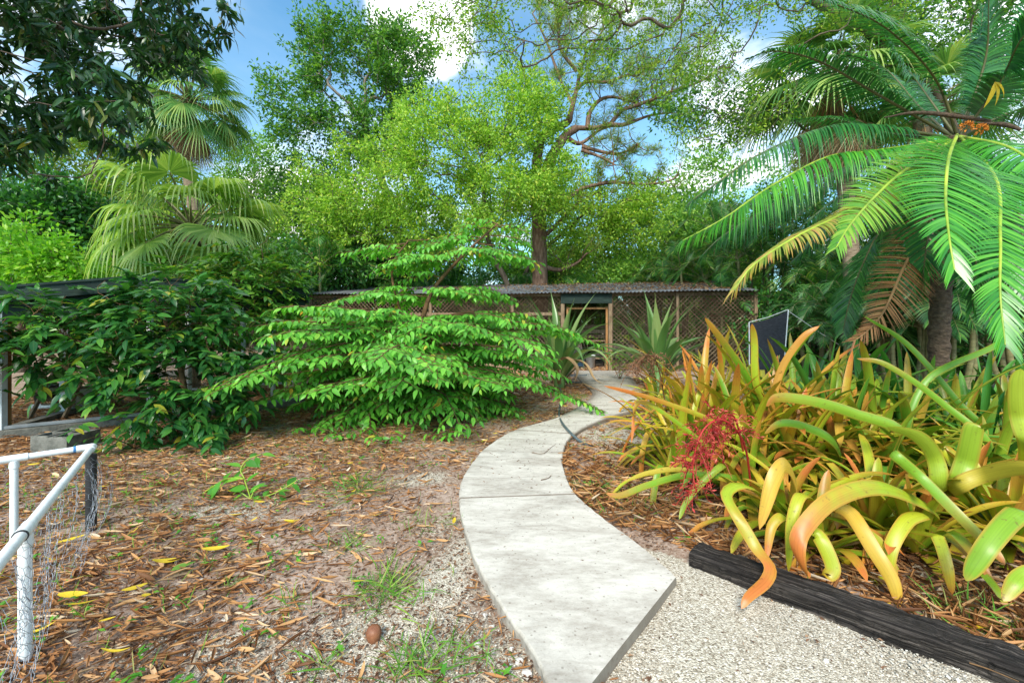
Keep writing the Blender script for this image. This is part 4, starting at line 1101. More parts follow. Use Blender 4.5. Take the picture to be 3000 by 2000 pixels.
for (u, v, y, rr_, lm, sd_, lb) in ((900, 620, 26, 3.0, 'far', 54, 'hazy green background tree behind the slim areca palms'), (1180, 700, 27, 3.4, 'far_lime', 55, 'yellow green background tree low behind the light green tree'),
        (1560, 640, 28, 3.6, 'far', 56, 'green background tree seen behind the pine trunk'), (1830, 720, 26, 2.8, 'far_lime', 57, 'yellow green background tree low beyond the shed roof right of the pine'), (2120, 560, 25, 4.0, 'far', 58, 'green background tree behind the palms on the right'),
        (560, 760, 22, 3.0, 'far_lime', 59, 'lime background tree low behind the fan palm'), (2060, 700, 21, 2.2, 'far', 60, 'dark crooked background tree above the right half of the shed roof'), (2600, 500, 22, 5, 'hedge', 61, 'deep green background tree behind the big cycad'), (420, 560, 26, 3.2, 'far_lime', 62, 'pale green background tree behind the cabbage palm trunk')):
    c = P(u, v, y)
    tree('broadleaf_tree', lb, 'tree', [c * [1, 1, 0], A(c[0], c[1], c[2] * .5), c - A(0, 0, rr_ * .3), c + A(0, 0, rr_ * .2)], .2,
         [(c, (rr_, rr_ * .6, rr_ * .7)), (c + A(rr_ * .6, -.5, -rr_ * .5), (rr_ * .6, rr_ * .5, rr_ * .5)), (c + A(-rr_ * .6, -.3, -rr_ * .4), (rr_ * .6, rr_ * .5, rr_ * .5))],
         55, 7, rr_ * .15, 11000, .21, lm, 'bark', sd_, start=.35, spread=.24, step=.7)
# --- far woodland mass
mb = MB(); r = RNG(63); k = 60000
th = r.uniform(-1.15, 1.15, k); lump = 3.2 + 1.6 * np.sin(th * 17) + 1.0 * np.sin(th * 41 + 1) + .7 * np.sin(th * 90)
rd = r.uniform(31, 40, k); z = np.abs(r.uniform(0, 1, k)) ** .8 * (lump + 1.6)
scatter(mb, tpl_diamond(.55), np.stack([rd * np.sin(th), rd * np.cos(th), z], -1), r.normal(size=(k, 3)) - A(0, 0, .3), A(0, -.5, .8) + r.normal(size=(k, 3)) * .6, r.uniform(.35, .6, k))
tag(mb.build('woodland', M['far']), kind='stuff')

# ================================================================== palms
def pinnate(mb, pts, Lf, n=60, wid=.018, ang=58, droop=.25, rng=None, side_up=(0, 0, 1), rr=.012, lift=.25, t0=.12, mat=0, rmat=1, seg=4, bare=0.0, twist=0.0):
    """feather frond along pts: rachis tube + leaflets, arrays only"""
    c = catmull(pts, 60)
    L_ = np.concatenate([[0], np.cumsum(np.linalg.norm(np.diff(c, axis=0), axis=1))]); L_ /= L_[-1]
    tube(mb, c, np.linspace(rr, rr * .25, 60), 6, rmat)
    tg = nrm(np.gradient(c, axis=0))
    t = np.linspace(t0, .995, n)
    V_ = []; 
    for s_ in (-1, 1):
        tt = np.clip(t + rng.normal(size=n) * .004, t0, 1)
        p = np.stack([np.interp(tt, L_, c[:, k]) for k in range(3)], -1); d = nrm(np.stack([np.interp(tt, L_, tg[:, k]) for k in range(3)], -1))
        sd_ = np.cross(d, np.asarray(side_up, float)); sd_ = nrm(sd_ + 1e-6)
        up = nrm(np.cross(sd_, d))
        a = np.radians(ang * (1 - .55 * smooth(.7, 1, tt)) * (1 + .25 * (1 - smooth(.1, .35, tt))))
        ld = nrm(s_ * sd_ * np.sin(a)[:, None] + d * np.cos(a)[:, None] + up * (lift + rng.normal(size=n) * .05)[:, None])
        prof = np.minimum(1, .45 + 2.2 * (tt - t0)) * (1 - .62 * smooth(.62, 1, tt))
        ln = Lf * prof * rng.uniform(.92, 1.05, n)
        keep = rng.uniform(size=n) >= bare
        p, ld, ln, d, tt_, up_ = p[keep], ld[keep], ln[keep], d[keep], tt[keep], up[keep]
        m_ = len(p)
        ss = np.linspace(0, 1, seg + 1)
        dr = droop * (1 + rng.normal(size=m_) * .15)
        wv = d - ld * np.sum(d * ld, -1, keepdims=True); wv = nrm(wv)
        nn = np.cross(ld, wv)
        rows = []
        for s in ss:
            q = p + ld * (ln * s * (1 - .25 * dr * s))[:, None] - A(0, 0, 1) * (dr * ln * s * s)[:, None]
            ww = wid * (np.minimum(1, .55 + s * 2.2) * (1 - s ** 2.2) + .06) / 2
            rows.append(np.stack([q - wv * ww, q + wv * ww], 1))
        R_ = np.stack(rows, 1).reshape(m_, -1, 3); k = R_.shape[1]
        F_ = np.array([[2 * i, 2 * i + 1, 2 * i + 3, 2 * i + 2] for i in range(seg)])
        UV = np.tile(np.stack([np.tile([0, 1.], seg + 1), np.repeat(ss, 2)], -1), (m_, 1))
        mb.add(R_.reshape(-1, 3), (F_[None] + (np.arange(m_) * k)[:, None, None]).reshape(-1, 4), UV, mat)

def fan(mb, c, a, n, R, nseg=34, spread=112, tipdroop=.5, cup=.12, split=.5, rng=None, mat=0, widen=1.0):
    a = nrm(a); n = nrm(n - a * np.dot(n, a)); b = np.cross(n, a)
    th = np.radians(np.linspace(-spread, spread, nseg)); dth = th[1] - th[0]
    e = -np.sin(th)[:, None] * a + np.cos(th)[:, None] * b; d = np.cos(th)[:, None] * a + np.sin(th)[:, None] * b
    Rs = R * (.80 + .20 * np.cos(th * .7)) * rng.uniform(.94, 1.05, nseg)
    ss = np.array([.04, .28, split, .64, .78, .9, 1.0])
    rows = []
    dr = tipdroop * rng.uniform(.6, 1.5, nseg)
    for s in ss:
        q = c + d * (Rs * s)[:, None] - n * (cup * Rs * s * s)[:, None]
        f = max(0, s - split) / (1 - split)
        q = q - A(0, 0, 1) * (dr * Rs * f ** 1.6 * .45)[:, None] - d * (Rs * .16 * dr * f ** 2)[:, None]
        w_ = 2 * R * min(s, split) * math.tan(dth / 2) * (1 if f == 0 else (1 - f) * .9 + .05) * widen
        rows.append(np.stack([q - e * w_ / 2 + n * w_ * .22, q - n * w_ * .12, q + e * w_ / 2 + n * w_ * .22], 1))
    R_ = np.stack(rows, 1).reshape(nseg, -1, 3); k = R_.shape[1]; g_ = len(ss)
    F_ = []
    for i in range(g_ - 1): F_ += [[3 * i, 3 * i + 1, 3 * i + 4, 3 * i + 3], [3 * i + 1, 3 * i + 2, 3 * i + 5, 3 * i + 4]]
    UV = np.tile(np.stack([np.tile([0, .5, 1.], g_), np.repeat(ss, 3)], -1), (nseg, 1))
    mb.add(R_.reshape(-1, 3), (np.array(F_)[None] + (np.arange(nseg) * k)[:, None, None]).reshape(-1, 4), UV, mat)

def fan_palm(name, label, base, trunk, tr, crown, n, R, pet, mat, seed, elev=(70, -35), dead=0, tipdroop=.6, petm='areca_stem', el_pow=1.0, spread=112, boots=0, split=.5):
    r = RNG(seed); base = np.asarray(base, float); o = empty(name, base, label, 'palm')
    mb = MB(); t = catmull(trunk, 24); tube(mb, t, np.linspace(tr * 1.1, tr, 24) * (1 + .03 * np.sin(np.arange(24) * 2.3)), 14)
    mb.build('trunk', M['palm_bark'], o, base)
    for k in range(n):
        az = k * 2.399 + r.uniform(-.25, .25); f = (k + .5) / n
        el = math.radians(elev[0] + (elev[1] - elev[0]) * f ** el_pow + r.uniform(-7, 7))
        d = A(math.cos(az) * math.cos(el), math.sin(az) * math.cos(el), math.sin(el))
        pl = pet * r.uniform(.8, 1.15)
        mid = crown + d * pl * .55; c = crown + d * pl - A(0, 0, .10 * pl)
        a = nrm(d + A(0, 0, -.35 - .25 * f)); nn = nrm(A(0, 0, 1) + d * (.5 - f * .2) + r.normal(size=3) * .12)
        mb = MB(); fan(mb, c, a, nn, R * r.uniform(.85, 1.1), rng=r, tipdroop=tipdroop, spread=spread, split=split); tube(mb, catmull([crown, mid, c], 8), np.linspace(.03, .014, 8), 5, 1)
        mb.build('frond', [M[mat], M[petm]], o, base)
    for k in range(dead):
        az = k * 2.399 + .7 + r.uniform(-.4, .4); el = math.radians(-48 - r.uniform(0, 26))
        d = A(math.cos(az) * math.cos(el), math.sin(az) * math.cos(el), math.sin(el)); c = crown + d * pet * .8 - A(0, 0, r.uniform(.1, .45))
        a = nrm(d * .35 + A(0, 0, -1)); nn = nrm(d * A(1, 1, 0) + r.normal(size=3) * .2)
        mb = MB(); fan(mb, c, a, nn, R * r.uniform(.75, 1.0), nseg=26, spread=60, rng=r, tipdroop=.3, cup=.22, split=.35, widen=.8); tube(mb, catmull([crown, (crown + c) / 2 + d * .05, c], 8), .016, 5, 1)
        q = mb.build('frond', [M['dead_fan'], M['rachis_dead']], o, base); q['label'] = 'dry brown hanging frond'
    return o

cpos = P(555, 295, 14.5)
fan_palm('cabbage_palm', 'tall cabbage palm with leaning trunk and dark ragged crown against the sky', P(580, 1100, 14.5) * [1, 1, 0],
         [P(580, 1100, 14.5) * [1, 1, 0], P(575, 700, 14.5), P(548, 490, 14.5), P(525, 400, 14.5), cpos], .17, cpos, 40, 1.2, 1.2, 'cabbage', 71, (78, -42), dead=16, tipdroop=.7, split=.36)
cpos = P(560, 665, 9.6)
fan_palm('fan_palm', 'pale green fan palm with drooping pleated leaves below the tall cabbage palm', P(560, 1130, 9.6) * [1, 1, 0],
         [P(560, 1130, 9.6) * [1, 1, 0], P(560, 900, 9.6), cpos], .16, cpos, 32, 1.08, 1.15, 'fan', 72, (66, -46), dead=8, tipdroop=1.0, spread=118)
cpos = P(2440, 240, 10.4)
fan_palm('cabbage_palm', 'cabbage palm with a skirt of dry brown leaves behind the big cycad', P(2500, 1140, 10.4) * [1, 1, 0],
         [P(2500, 1140, 10.4) * [1, 1, 0], P(2490, 700, 10.4), cpos], .16, cpos, 26, 1.3, 1.2, 'cabbage', 73, (75, -30), dead=24, tipdroop=.6, split=.4)
cpos = P(2700, 330, 9.8)
fan_palm('cabbage_palm', 'shorter cabbage palm with hanging dead leaves right behind the cycad crown', P(2740, 1150, 9.8) * [1, 1, 0],
         [P(2740, 1150, 9.8) * [1, 1, 0], P(2725, 700, 9.8), cpos], .16, cpos, 14, 1.1, 1.0, 'cabbage', 74, (70, -10), dead=14, tipdroop=.6, split=.4)

# --- areca clumps: three kinds, copied
def areca(seed, nst, hgt, fl, matk, dense=9):
    r = RNG(seed); o = empty('areca_palm', (0, 0, 0), 'x', 'palm', 'areca palms massed behind the garden')
    for s in range(nst):
        az = s * 2.4 + r.uniform(-.4, .4); lean = r.uniform(.06, .26); h = hgt * r.uniform(.6, 1.05)
        foot = A(math.cos(az), math.sin(az), 0) * r.uniform(.05, .3); top = foot + A(math.cos(az) * lean * h, math.sin(az) * lean * h, h)
        mb = MB(); tube(mb, catmull([foot, (foot + top) / 2 + A(math.cos(az), math.sin(az), 0) * .06 * h, top], 10), np.linspace(.05, .036, 10), 7); mb.build('stem', M['areca_stem'], o)
        mb = MB()
        for k in range(dense):
            a2 = k * 2.399 + r.uniform(-.3, .3); e = math.radians(78 - 75 * (k / dense) + r.uniform(-8, 8)); L_ = fl * r.uniform(.8, 1.1)
            d = A(math.cos(a2) * math.cos(e), math.sin(a2) * math.cos(e), math.sin(e))
            p = [top, top + d * L_ * .35, top + d * L_ * .7 - A(0, 0, .10 * L_), top + d * L_ * .95 * A(1, 1, .9) - A(0, 0, .36 * L_ + .1 * L_ * (k / dense))]
            pinnate(mb, p, .42, 30, .030, 52, .30, r, rr=.012, lift=.35, seg=2, t0=.2)
        mb.build('crown', [M[matk], M['areca_stem']], o)
    return o
AR = [areca(81, 5, 3.2, 1.7, 'areca'), areca(82, 4, 4.4, 1.8, 'areca'), areca(83, 6, 2.0, 1.5, 'areca_dark'), areca(84, 3, 5.2, 1.7, 'areca_dark')]
spots = [(950, 15.5, 1, 1.0), (880, 16.5, 0, 1.1), (1010, 17, 1, .9), (1120, 17.8, 0, 1.0), (1230, 17.6, 2, 1.2), (1380, 17.6, 2, 1.2), (1730, 18.2, 2, 1.1), (1880, 18.0, 2, 1.2), (1960, 17.5, 0, 1.1), (2060, 16.5, 1, 1.1), (2150, 15.8, 3, 1.05),
         (2240, 14.6, 1, 1.15), (2330, 13.4, 0, 1.1), (2420, 12.2, 0, 1.0), (2520, 12.0, 2, 1.1), (2300, 16, 3, 1.1), (2440, 14.5, 1, 1.1), (2620, 10.8, 0, 1.0), (2720, 11.5, 1, 1.0), (2860, 9.5, 2, 1.2), (2960, 10.5, 0, 1.2), (2140, 13.9, 2, 1.0), (2560, 15, 3, 1.1), (2820, 13, 3, 1.1), (2990, 8.0, 2, 1.2), (1490, 18.5, 2, 1.2), (1640, 18.8, 0, .9), (2380, 10.6, 2, .8), (2660, 8.2, 2, .9), (2560, 9.4, 2, 1.0), (2480, 9.0, 2, .75), (2780, 7.6, 2, .9), (2000, 19.5, 3, 1.1), (1080, 20, 3, .9), (790, 15, 0, .9)]
r = RNG(85)
NEARB = {790: 'dark areca palm just right of the drooping fan palm', 880: 'slim areca palm behind the left end of the shed roof', 950: 'slim stemmed areca palm standing clear against bright sky behind the shed', 2380: 'low areca palm between the black shade cloth and the cabbage palm', 2990: 'areca palm at the far right edge behind the cycad', 2140: 'low areca palm just past the right corner of the shed', 1880: 'low areca palm peeping above the shed roof right of the pine'}
for i_, (u, y, kd, sc) in enumerate(spots):
    loc = A((u - CX) / F * y, y, 0)
    lb = NEARB.get(u, 'green feathery areca palm in the dense mass behind the shed and cycad')
    if kd >= 0 and not any(s[2] == kd for s in spots[:i_]):
        o = AR[kd]; o.location = loc; o.rotation_euler = (0, 0, r.uniform(0, 6)); o.scale = (sc, sc, sc); o['label'] = lb
    else: copy_tree(AR[kd], loc, r.uniform(0, 6), sc, lb)

# ------------------------------------------------------------------ the big cycad on the right
cb_ = A(4.75, 4.85, 0); ct = P(2800, 400, 4.7)
cy = empty('cycad', cb_, 'huge cycad with arching feather fronds filling the upper right', 'cycad')
r = RNG(91)
mb = MB(); t = catmull([cb_, A(4.74, 4.85, 1.2), A(4.76, 4.8, 2.4), ct], 60); 
tube(mb, t, (.088 + .008 * np.sin(np.arange(60) * 2.1)) * np.linspace(1.1, 1, 60), 16)
mb.build('trunk', M['cycad_bark'], cy, cb_)
FRONDS = [  # px, py, depth lists ; leaflet length ; material ; droop ; n
 ([(2815, 385, 4.7), (2740, 230, 4.5), (2600, 85, 4.2), (2440, 10, 3.9), (2300, -25, 3.7)], .37, 'cycad', .42, 105),
 ([(2860, 380, 4.7), (2885, 180, 4.6), (2895, 20, 4.4), (2900, -160, 4.1)], .38, 'cycad', .45, 105),
 ([(2880, 380, 4.9), (2945, 240, 5.0), (3000, 70, 5.1), (3040, -80, 5.0)], .36, 'cycad', .4, 95),
 ([(2835, 380, 5.0), (2855, 260, 5.4), (2870, 130, 5.8), (2880, 20, 6.0)], .36, 'cycad', .4, 90),
 ([(2750, 400, 4.7), (2560, 270, 4.6), (2400, 180, 4.5), (2270, 150, 4.4), (2185, 175, 4.35)], .34, 'cycad', .45, 100),
 ([(2745, 405, 4.9), (2690, 310, 5.4), (2590, 200, 5.8), (2480, 160, 6.0)], .34, 'cycad', .45, 90),
 ([(2700, 408, 4.6), (2560, 372, 4.45), (2400, 380, 4.3), (2220, 455, 4.15), (2110, 530, 4.05), (2030, 585, 4.0)], .33, 'cycad', .75, 110),
 ([(2725, 445, 4.5), (2560, 443, 4.3), (2420, 462, 4.15), (2260, 545, 4.0), (2120, 640, 3.9), (2000, 705, 3.85)], .32, 'cycad_bright', .8, 110),
 ([(2700, 440, 4.8), (2540, 470, 4.9), (2380, 530, 4.9), (2240, 615, 4.85), (2120, 690, 4.8), (2060, 745, 4.8)], .34, 'cycad', .8, 100),
 ([(2740, 470, 4.4), (2590, 545, 4.0), (2480, 620, 3.75), (2330, 695, 3.5), (2210, 775, 3.35), (2150, 850, 3.3)], .25, 'cycad_yellow', .45, 105),
 ([(2745, 455, 4.2), (2650, 500, 3.8), (2560, 580, 3.45), (2490, 660, 3.25), (2450, 725, 3.15)], .29, 'cycad_lime', .22, 75),
 ([(2815, 385, 4.3), (2780, 460, 3.75), (2770, 570, 3.35), (2780, 690, 3.1), (2796, 790, 3.0)], .40, 'cycad_bright', .20, 90),
 ([(2860, 410, 4.3), (2915, 520, 3.7), (2930, 690, 3.35), (2930, 860, 3.15), (2945, 1010, 3.05)], .36, 'cycad_bright', .18, 100),
 ([(2850, 400, 4.4), (2950, 430, 4.0), (3050, 500, 3.7), (3120, 600, 3.5)], .36, 'cycad_bright', .3, 80),
 ([(2850, 395, 4.7), (2960, 330, 4.8), (3080, 300, 4.8), (3200, 330, 4.8)], .36, 'cycad', .5, 80),
 ([(2700, 480, 5.0), (2600, 640, 5.4), (2530, 770, 5.5), (2490, 880, 5.5), (2470, 970, 5.4)], .36, 'cycad', .2, 90),
 ([(2740, 480, 5.2), (2640, 680, 5.6), (2590, 800, 5.7), (2555, 930, 5.7)], .34, 'cycad', .3, 80),
 ([(2760, 500, 4.6), (2690, 690, 4.3), (2640, 800, 4.15), (2590, 910, 4.05), (2540, 970, 4.0), (2500, 1000, 4.0)], .29, 'cycad_dead', .12, 85),
 ([(2720, 470, 5.2), (2560, 520, 5.8), (2440, 590, 6.0), (2330, 680, 6.1)], .32, 'cycad', .5, 80),
 ([(2780, 430, 4.5), (2740, 570, 4.2), (2715, 720, 4.1), (2700, 860, 4.1)], .33, 'cycad', .25, 85),
 ([(2820, 430, 4.5), (2850, 580, 4.3), (2860, 740, 4.2), (2850, 900, 4.2)], .33, 'cycad', .25, 85),
 ([(2790, 385, 4.8), (2700, 260, 4.9), (2620, 150, 4.9), (2570, 30, 4.8)], .38, 'cycad', .5, 95),
 ([(2870, 385, 4.7), (2930, 240, 4.4), (2990, 120, 4.1), (3080, 20, 3.8)], .38, 'cycad', .4, 95),
 ([(2730, 420, 5.2), (2600, 390, 5.6), (2450, 350, 5.9), (2330, 350, 6.0)], .34, 'cycad', .5, 80),
 ([(2700, 470, 4.9), (2560, 560, 5.2), (2440, 650, 5.3), (2340, 750, 5.3)], .34, 'cycad', .5, 80),
 ([(2880, 430, 5.0), (2960, 560, 5.0), (3000, 720, 4.8), (3010, 880, 4.6)], .34, 'cycad', .3, 80),
]
for pts, ll, mt, dr, n in FRONDS:
    mb = MB(); q = [P(*p) for p in pts]; q[0] = ct + (q[0] - ct) * .25; 
    rm = {'cycad': 'rachis_dark', 'cycad_dead': 'rachis_dead'}.get(mt, 'rachis')
    up = (0, 0, 1)
    if mt in ('cycad_bright', 'cycad_lime') and ll > .28 and dr < .35: up = (-.25, -1, .35)
    if mt == 'cycad' and pts[-1][1] < 60: up = (-.1, -.9, .5) if pts[0][0] > 2830 else (.0, -.6, .9)
    if mt == 'cycad_dead': up = (-.2, -1, .3)
    pinnate(mb, q, ll * 1.2, int(n * 1.6), .0165 if mt != 'cycad_dead' else .010, 60 if dr < .35 else 56, dr, r, up, rr=.017, lift=.12, t0=.16, seg=5, bare=.12 if mt == 'cycad_dead' else .01)
    f_ = mb.build('frond', [M[mt], M[rm]], cy, cb_)
    if mt == 'cycad_dead': f_['label'] = 'rust brown dead frond hanging'
    if mt == 'cycad_yellow': f_['label'] = 'yellowing frond with orange scorched leaflets'
# dead stubs and cone in the heart
mb = MB(); 
for q in (([(2590, 345, 4.5), (2690, 330, 4.5), (2830, 345, 4.6), (2900, 355, 4.6)]), ([(2860, 360, 4.5), (2940, 365, 4.4), (2990, 380, 4.3)])):
    tube(mb, catmull([P(*p) for p in q], 20), np.concatenate([np.linspace(.006, .022, 10), np.linspace(.022, .016, 10)]), 6)
mb.build('dead_stalk', M['cycad_bark'], cy, cb_)
mb = MB()
for (u, v) in ((2832, 372), (2872, 380)):
    c = P(u, v, 4.45); k = 70; rr_ = RNG(u); d = nrm(rr_.normal(size=(k, 3)) + A(0, -.6, .5)); scatter(mb, tpl_leaf(2, .5, .3, .2), c + d * .03, d, rr_.normal(size=(k, 3)), .035)
mb.build('seed_cone', M['cone'], cy, cb_)
mb = MB(); c = P(2915, 240, 4.35); k = 3
scatter(mb, tpl_leaf(5, .22, .2, .4, 'lance'), np.repeat(c[None], k, 0), A([.5, 0, -.9], [-.1, 0, -1], [.9, 0, -.5]), A(0, -1, .3) + np.zeros((k, 3)), .22)
tag(mb.build('fallen_leaf', M['yellow'], org=c), 'orange yellow dry leaf cluster caught high in the cycad fronds', 'leaf')

# ================================================================== shrubs
# --- the layered shrub in the middle
B = G(1206, 1212); r = RNG(101)
sh = empty('layered_shrub', B, 'big bright green shrub with flat layered branches in the centre', 'shrub')
stem = catmull([B, B + A(.06, 0, .5), B + A(.10, .02, 1.1), B + A(.22, .05, 1.7), B + A(.40, .05, 2.05), B + A(.85, .1, 2.55), B + A(1.35, .1, 3.0)], 60)
mbw = MB(); tube(mbw, stem, np.linspace(.062, .014, 60), 8)
stem2 = catmull([B + A(.1, .02, .9), B + A(-.2, .1, 1.6), B + A(-.35, .15, 2.3), B + A(-.1, .2, 2.75)], 30); tube(mbw, stem2, np.linspace(.03, .010, 30), 6)
sl = tpl_leaf(4, .44, .16, .30, 'ovate')
LP, LD, LN, LS = [], [], [], []
def twig_leaves(c, s0=.08, sp_=.042, sz=.14, up=A(0, 0, 1)):
    ln = np.concatenate([[0], np.cumsum(np.linalg.norm(np.diff(c, axis=0), axis=1))]); T = ln[-1]
    n = max(2, int(T * (1 - s0) / sp_)); s = np.linspace(T * s0, T, n)
    p = np.stack([np.interp(s, ln, c[:, k]) for k in range(3)], -1); tg = nrm(np.gradient(c, axis=0)); d = nrm(np.stack([np.interp(s, ln, tg[:, k]) for k in range(3)], -1))
    side = nrm(np.cross(d, up)); sg = np.where(np.arange(n) % 2 == 0, 1, -1)[:, None]
    ld = side * sg * .80 + d * .55 + A(0, 0, -.30) + r.normal(size=(n, 3)) * .16
    ld[-1] = d[-1] + A(0, 0, -.3)
    LP.append(p + ld * .008); LD.append(ld); LN.append(up * .8 + d * A(1, 1, 0) * .45 + r.normal(size=(n, 3)) * .25 + side * sg * .35); LS.append(sz * r.uniform(.72, 1.15, n) * (1 - .35 * (s / T) ** 4))
def branch(p0, az, Ln, rise, droop=.22, r1=.018, sz=.14, dens=.125):
    d = A(math.cos(az), math.sin(az), 0); sd_ = A(-d[1], d[0], 0); wv = r.uniform(-.14, .14)
    t = np.linspace(0, 1, 24)[:, None]
    c = p0 + d * Ln * t + sd_ * (wv * Ln * t * t) + A(0, 0, 1) * (rise * Ln * (t ** .8) - droop * Ln * t ** 2.4) + np.cumsum(r.normal(size=(24, 3)) * .006, axis=0)
    tube(mbw, c, np.linspace(r1, .0035, 24), 5, caps=False)
    tg = nrm(np.gradient(c, axis=0)); pos_ = Ln * .16; k = 0
    while pos_ < Ln * .97:
        f = pos_ / Ln; i_ = min(22, int(f * 23)); s_ = 1 if k % 2 else -1; k += 1
        L2 = (.62 * (1 - f) ** .7 + .17) * r.uniform(.7, 1.2) * min(1, Ln / 1.6 + .2)
        q = tg[i_] * A(1, 1, .6); q = nrm(q); s2 = nrm(np.cross(q, A(0, 0, 1)))
        dd = nrm(q * .72 + s2 * s_ * r.uniform(.5, .9) + A(0, 0, r.uniform(-.06, .12)))
        tt = np.linspace(0, 1, 8)[:, None]
        c2 = c[i_] + dd * L2 * tt + q * L2 * .12 * tt * tt - A(0, 0, 1) * L2 * r.uniform(.08, .25) * tt ** 2
        tube(mbw, c2, np.linspace(.0055, .002, 8), 3, caps=False); twig_leaves(c2, sz=sz)
        if L2 > .42:
            for s3 in (-1, 1):
                i3 = r.integers(2, 5); dd3 = nrm(dd * .7 + s3 * nrm(np.cross(dd, A(0, 0, 1))) * .7)
                c3 = c2[i3] + dd3 * L2 * .5 * tt - A(0, 0, 1) * L2 * .10 * tt ** 2; tube(mbw, c3, np.linspace(.004, .002, 8), 3, caps=False); twig_leaves(c3, sz=sz * .95)
        pos_ += dens * r.uniform(.8, 1.25)
    twig_leaves(c[15:], sz=sz)
for k in range(66):
    f = (k + .5) / 66; z = .26 + 1.22 * f; i_ = int(np.argmin(np.abs(stem[:, 2] - z)))
    az = k * 2.399 + r.uniform(-.35, .35)
    l_ = (1.5 + 1.5 * math.sin(min(1, f * 1.9) * pi / 2) - .7 * max(0, f - .6) / .4) * r.uniform(.72, 1.15) * (1 if math.sin(az) > -.3 else .74) * (1.16 if math.cos(az) < -.4 else 1.02)
    branch(stem[i_] + A(0, 0, r.uniform(-.08, .08)), az, l_, .02 + .13 * f + r.uniform(-.08, .14), droop=r.uniform(.10, .30), dens=.145)
# the thin leader with its open upper whorls
for s_, i_, az, ln, rise in ((stem, 46, 2.7, 1.2, .10), (stem, 47, pi + .3, 1.3, .06), (stem, 49, .0, 1.2, .0), (stem, 50, -.5, .9, .02), (stem, 53, 3.2, 1.0, .06), (stem, 55, .15, .75, .04), (stem, 57, 2.5, .8, .10), (stem, 58, -.3, .5, .06), (stem, 59, 3.0, .55, .12), (stem, 51, 1.5, .9, .06), (stem, 49, -1.6, .8, .04), (stem, 41, pi, .7, .15),
                             (stem2, 26, 3.3, .9, .08), (stem2, 28, 2.4, .8, .1), (stem2, 29, .4, .55, .12), (stem, 37, .3, 1.3, .08), (stem, 36, pi - .2, 1.3, .1), (stem, 34, 2.2, 1.6, .1), (stem, 34, -1.0, 1.3, .1), (stem, 35, .9, 1.5, .1), (stem, 33, 3.7, 1.5, .12), (stem, 48, 2.9, 1.25, .03), (stem, 52, .3, .95, .03), (stem, 54, 2.8, .95, .1)):
    branch(s_[i_], az, ln, rise, sz=.13, r1=.011, dens=.15)
# low drooping shoots in front of the trunk
for az, ln, z in ((-1.2, 1.15, .42), (-.5, 1.25, .40), (-2.3, 1.3, .40), (-1.75, 1.0, .3), (-2.8, 1.5, .45), (.0, 1.3, .45)):
    branch(B + A(.05, 0, z), az, ln, .12, .38)
mbw.build('branches', M['twig'], sh, B)
mb = MB(); scatter(mb, sl, np.vstack(LP), np.vstack(LD), np.vstack(LN), np.concatenate(LS)); mb.build('foliage', M['shrub'], sh, B)

# --- low ground shoots below the shrub
def low_plant(name, loc, label, seed, n, ln, sz, mat='weed', cat='plant', group=None, rise=.35):
    global LP, LD, LN, LS, r
    r = RNG(seed); LP, LD, LN, LS = [], [], [], []
    o = empty(name, loc, label, cat, group); mbw_ = MB()
    for k in range(n):
        az = k * 2.4 + r.uniform(-.3, .3); d = A(math.cos(az), math.sin(az), 0); l_ = ln * r.uniform(.6, 1.1); t = np.linspace(0, 1, 12)[:, None]
        c = np.asarray(loc) + d * l_ * t + A(0, 0, 1) * (rise * l_ * 2 * t - rise * l_ * 1.3 * t * t + .01)
        tube(mbw_, c, np.linspace(.005, .002, 12), 4, caps=False); twig_leaves(c, .2, sz * .42, sz)
    mbw_.build('stem', M['twig'], o, loc)
    mb = MB(); scatter(mb, sl, np.vstack(LP), np.vstack(LD), np.vstack(LN), np.concatenate(LS)); mb.build('foliage', M[mat], o, loc)
    return o
for u, v, lb in ((1000, 1290, 'low leafy shoot on the litter left below the shrub trunk'), (1300, 1290, 'low leafy shoot on the litter right below the shrub trunk'), (1130, 1300, 'low leafy shoot straight below the shrub trunk'), (900, 1270, 'low leafy shoot under the left side of the central shrub')):
    low_plant('shrub_seedling', G(u, v), lb, u, 6, .36, .095, 'shrub', 'seedling', 'seedlings under the shrub', .5)

# --- sapling on the litter in front
sp0 = G(735, 1462); r = RNG(121); LP, LD, LN, LS = [], [], [], []
o = empty('sapling', sp0, 'small bright green sapling sprawling on the leaf litter', 'sapling')
mbw = MB()
for pts, sz in (([(735, 1462, 0), (715, 1400, 0), (705, 1375, 0), (725, 1345, 0), (765, 1330, 0)], .115), ([(712, 1402, 0), (670, 1400, 0), (630, 1420, 0), (560, 1470, 0)], .13), ([(735, 1462, 0), (790, 1450, 0), (840, 1425, 0), (872, 1405, 0)], .10), ([(735, 1460, 0), (745, 1435, 0), (760, 1425, 0)], .09), ([(735, 1462, 0), (700, 1440, 0), (680, 1450, 0)], .09)):
    q = [P(u, v, sp0[1] + .02 * k) for k, (u, v, _) in enumerate(pts)]
    c = catmull(q, 16); tube(mbw, c, np.linspace(.006, .003, 16), 5); twig_leaves(c, .10, .040, sz * 1.3, A(0, -.5, .9))
mbw.build('stem', M['rachis'], o, sp0)
mb = MB(); scatter(mb, sl, np.vstack(LP), np.vstack(LD), np.vstack(LN), np.concatenate(LS)); mb.build('foliage', M['weed'], o, sp0)

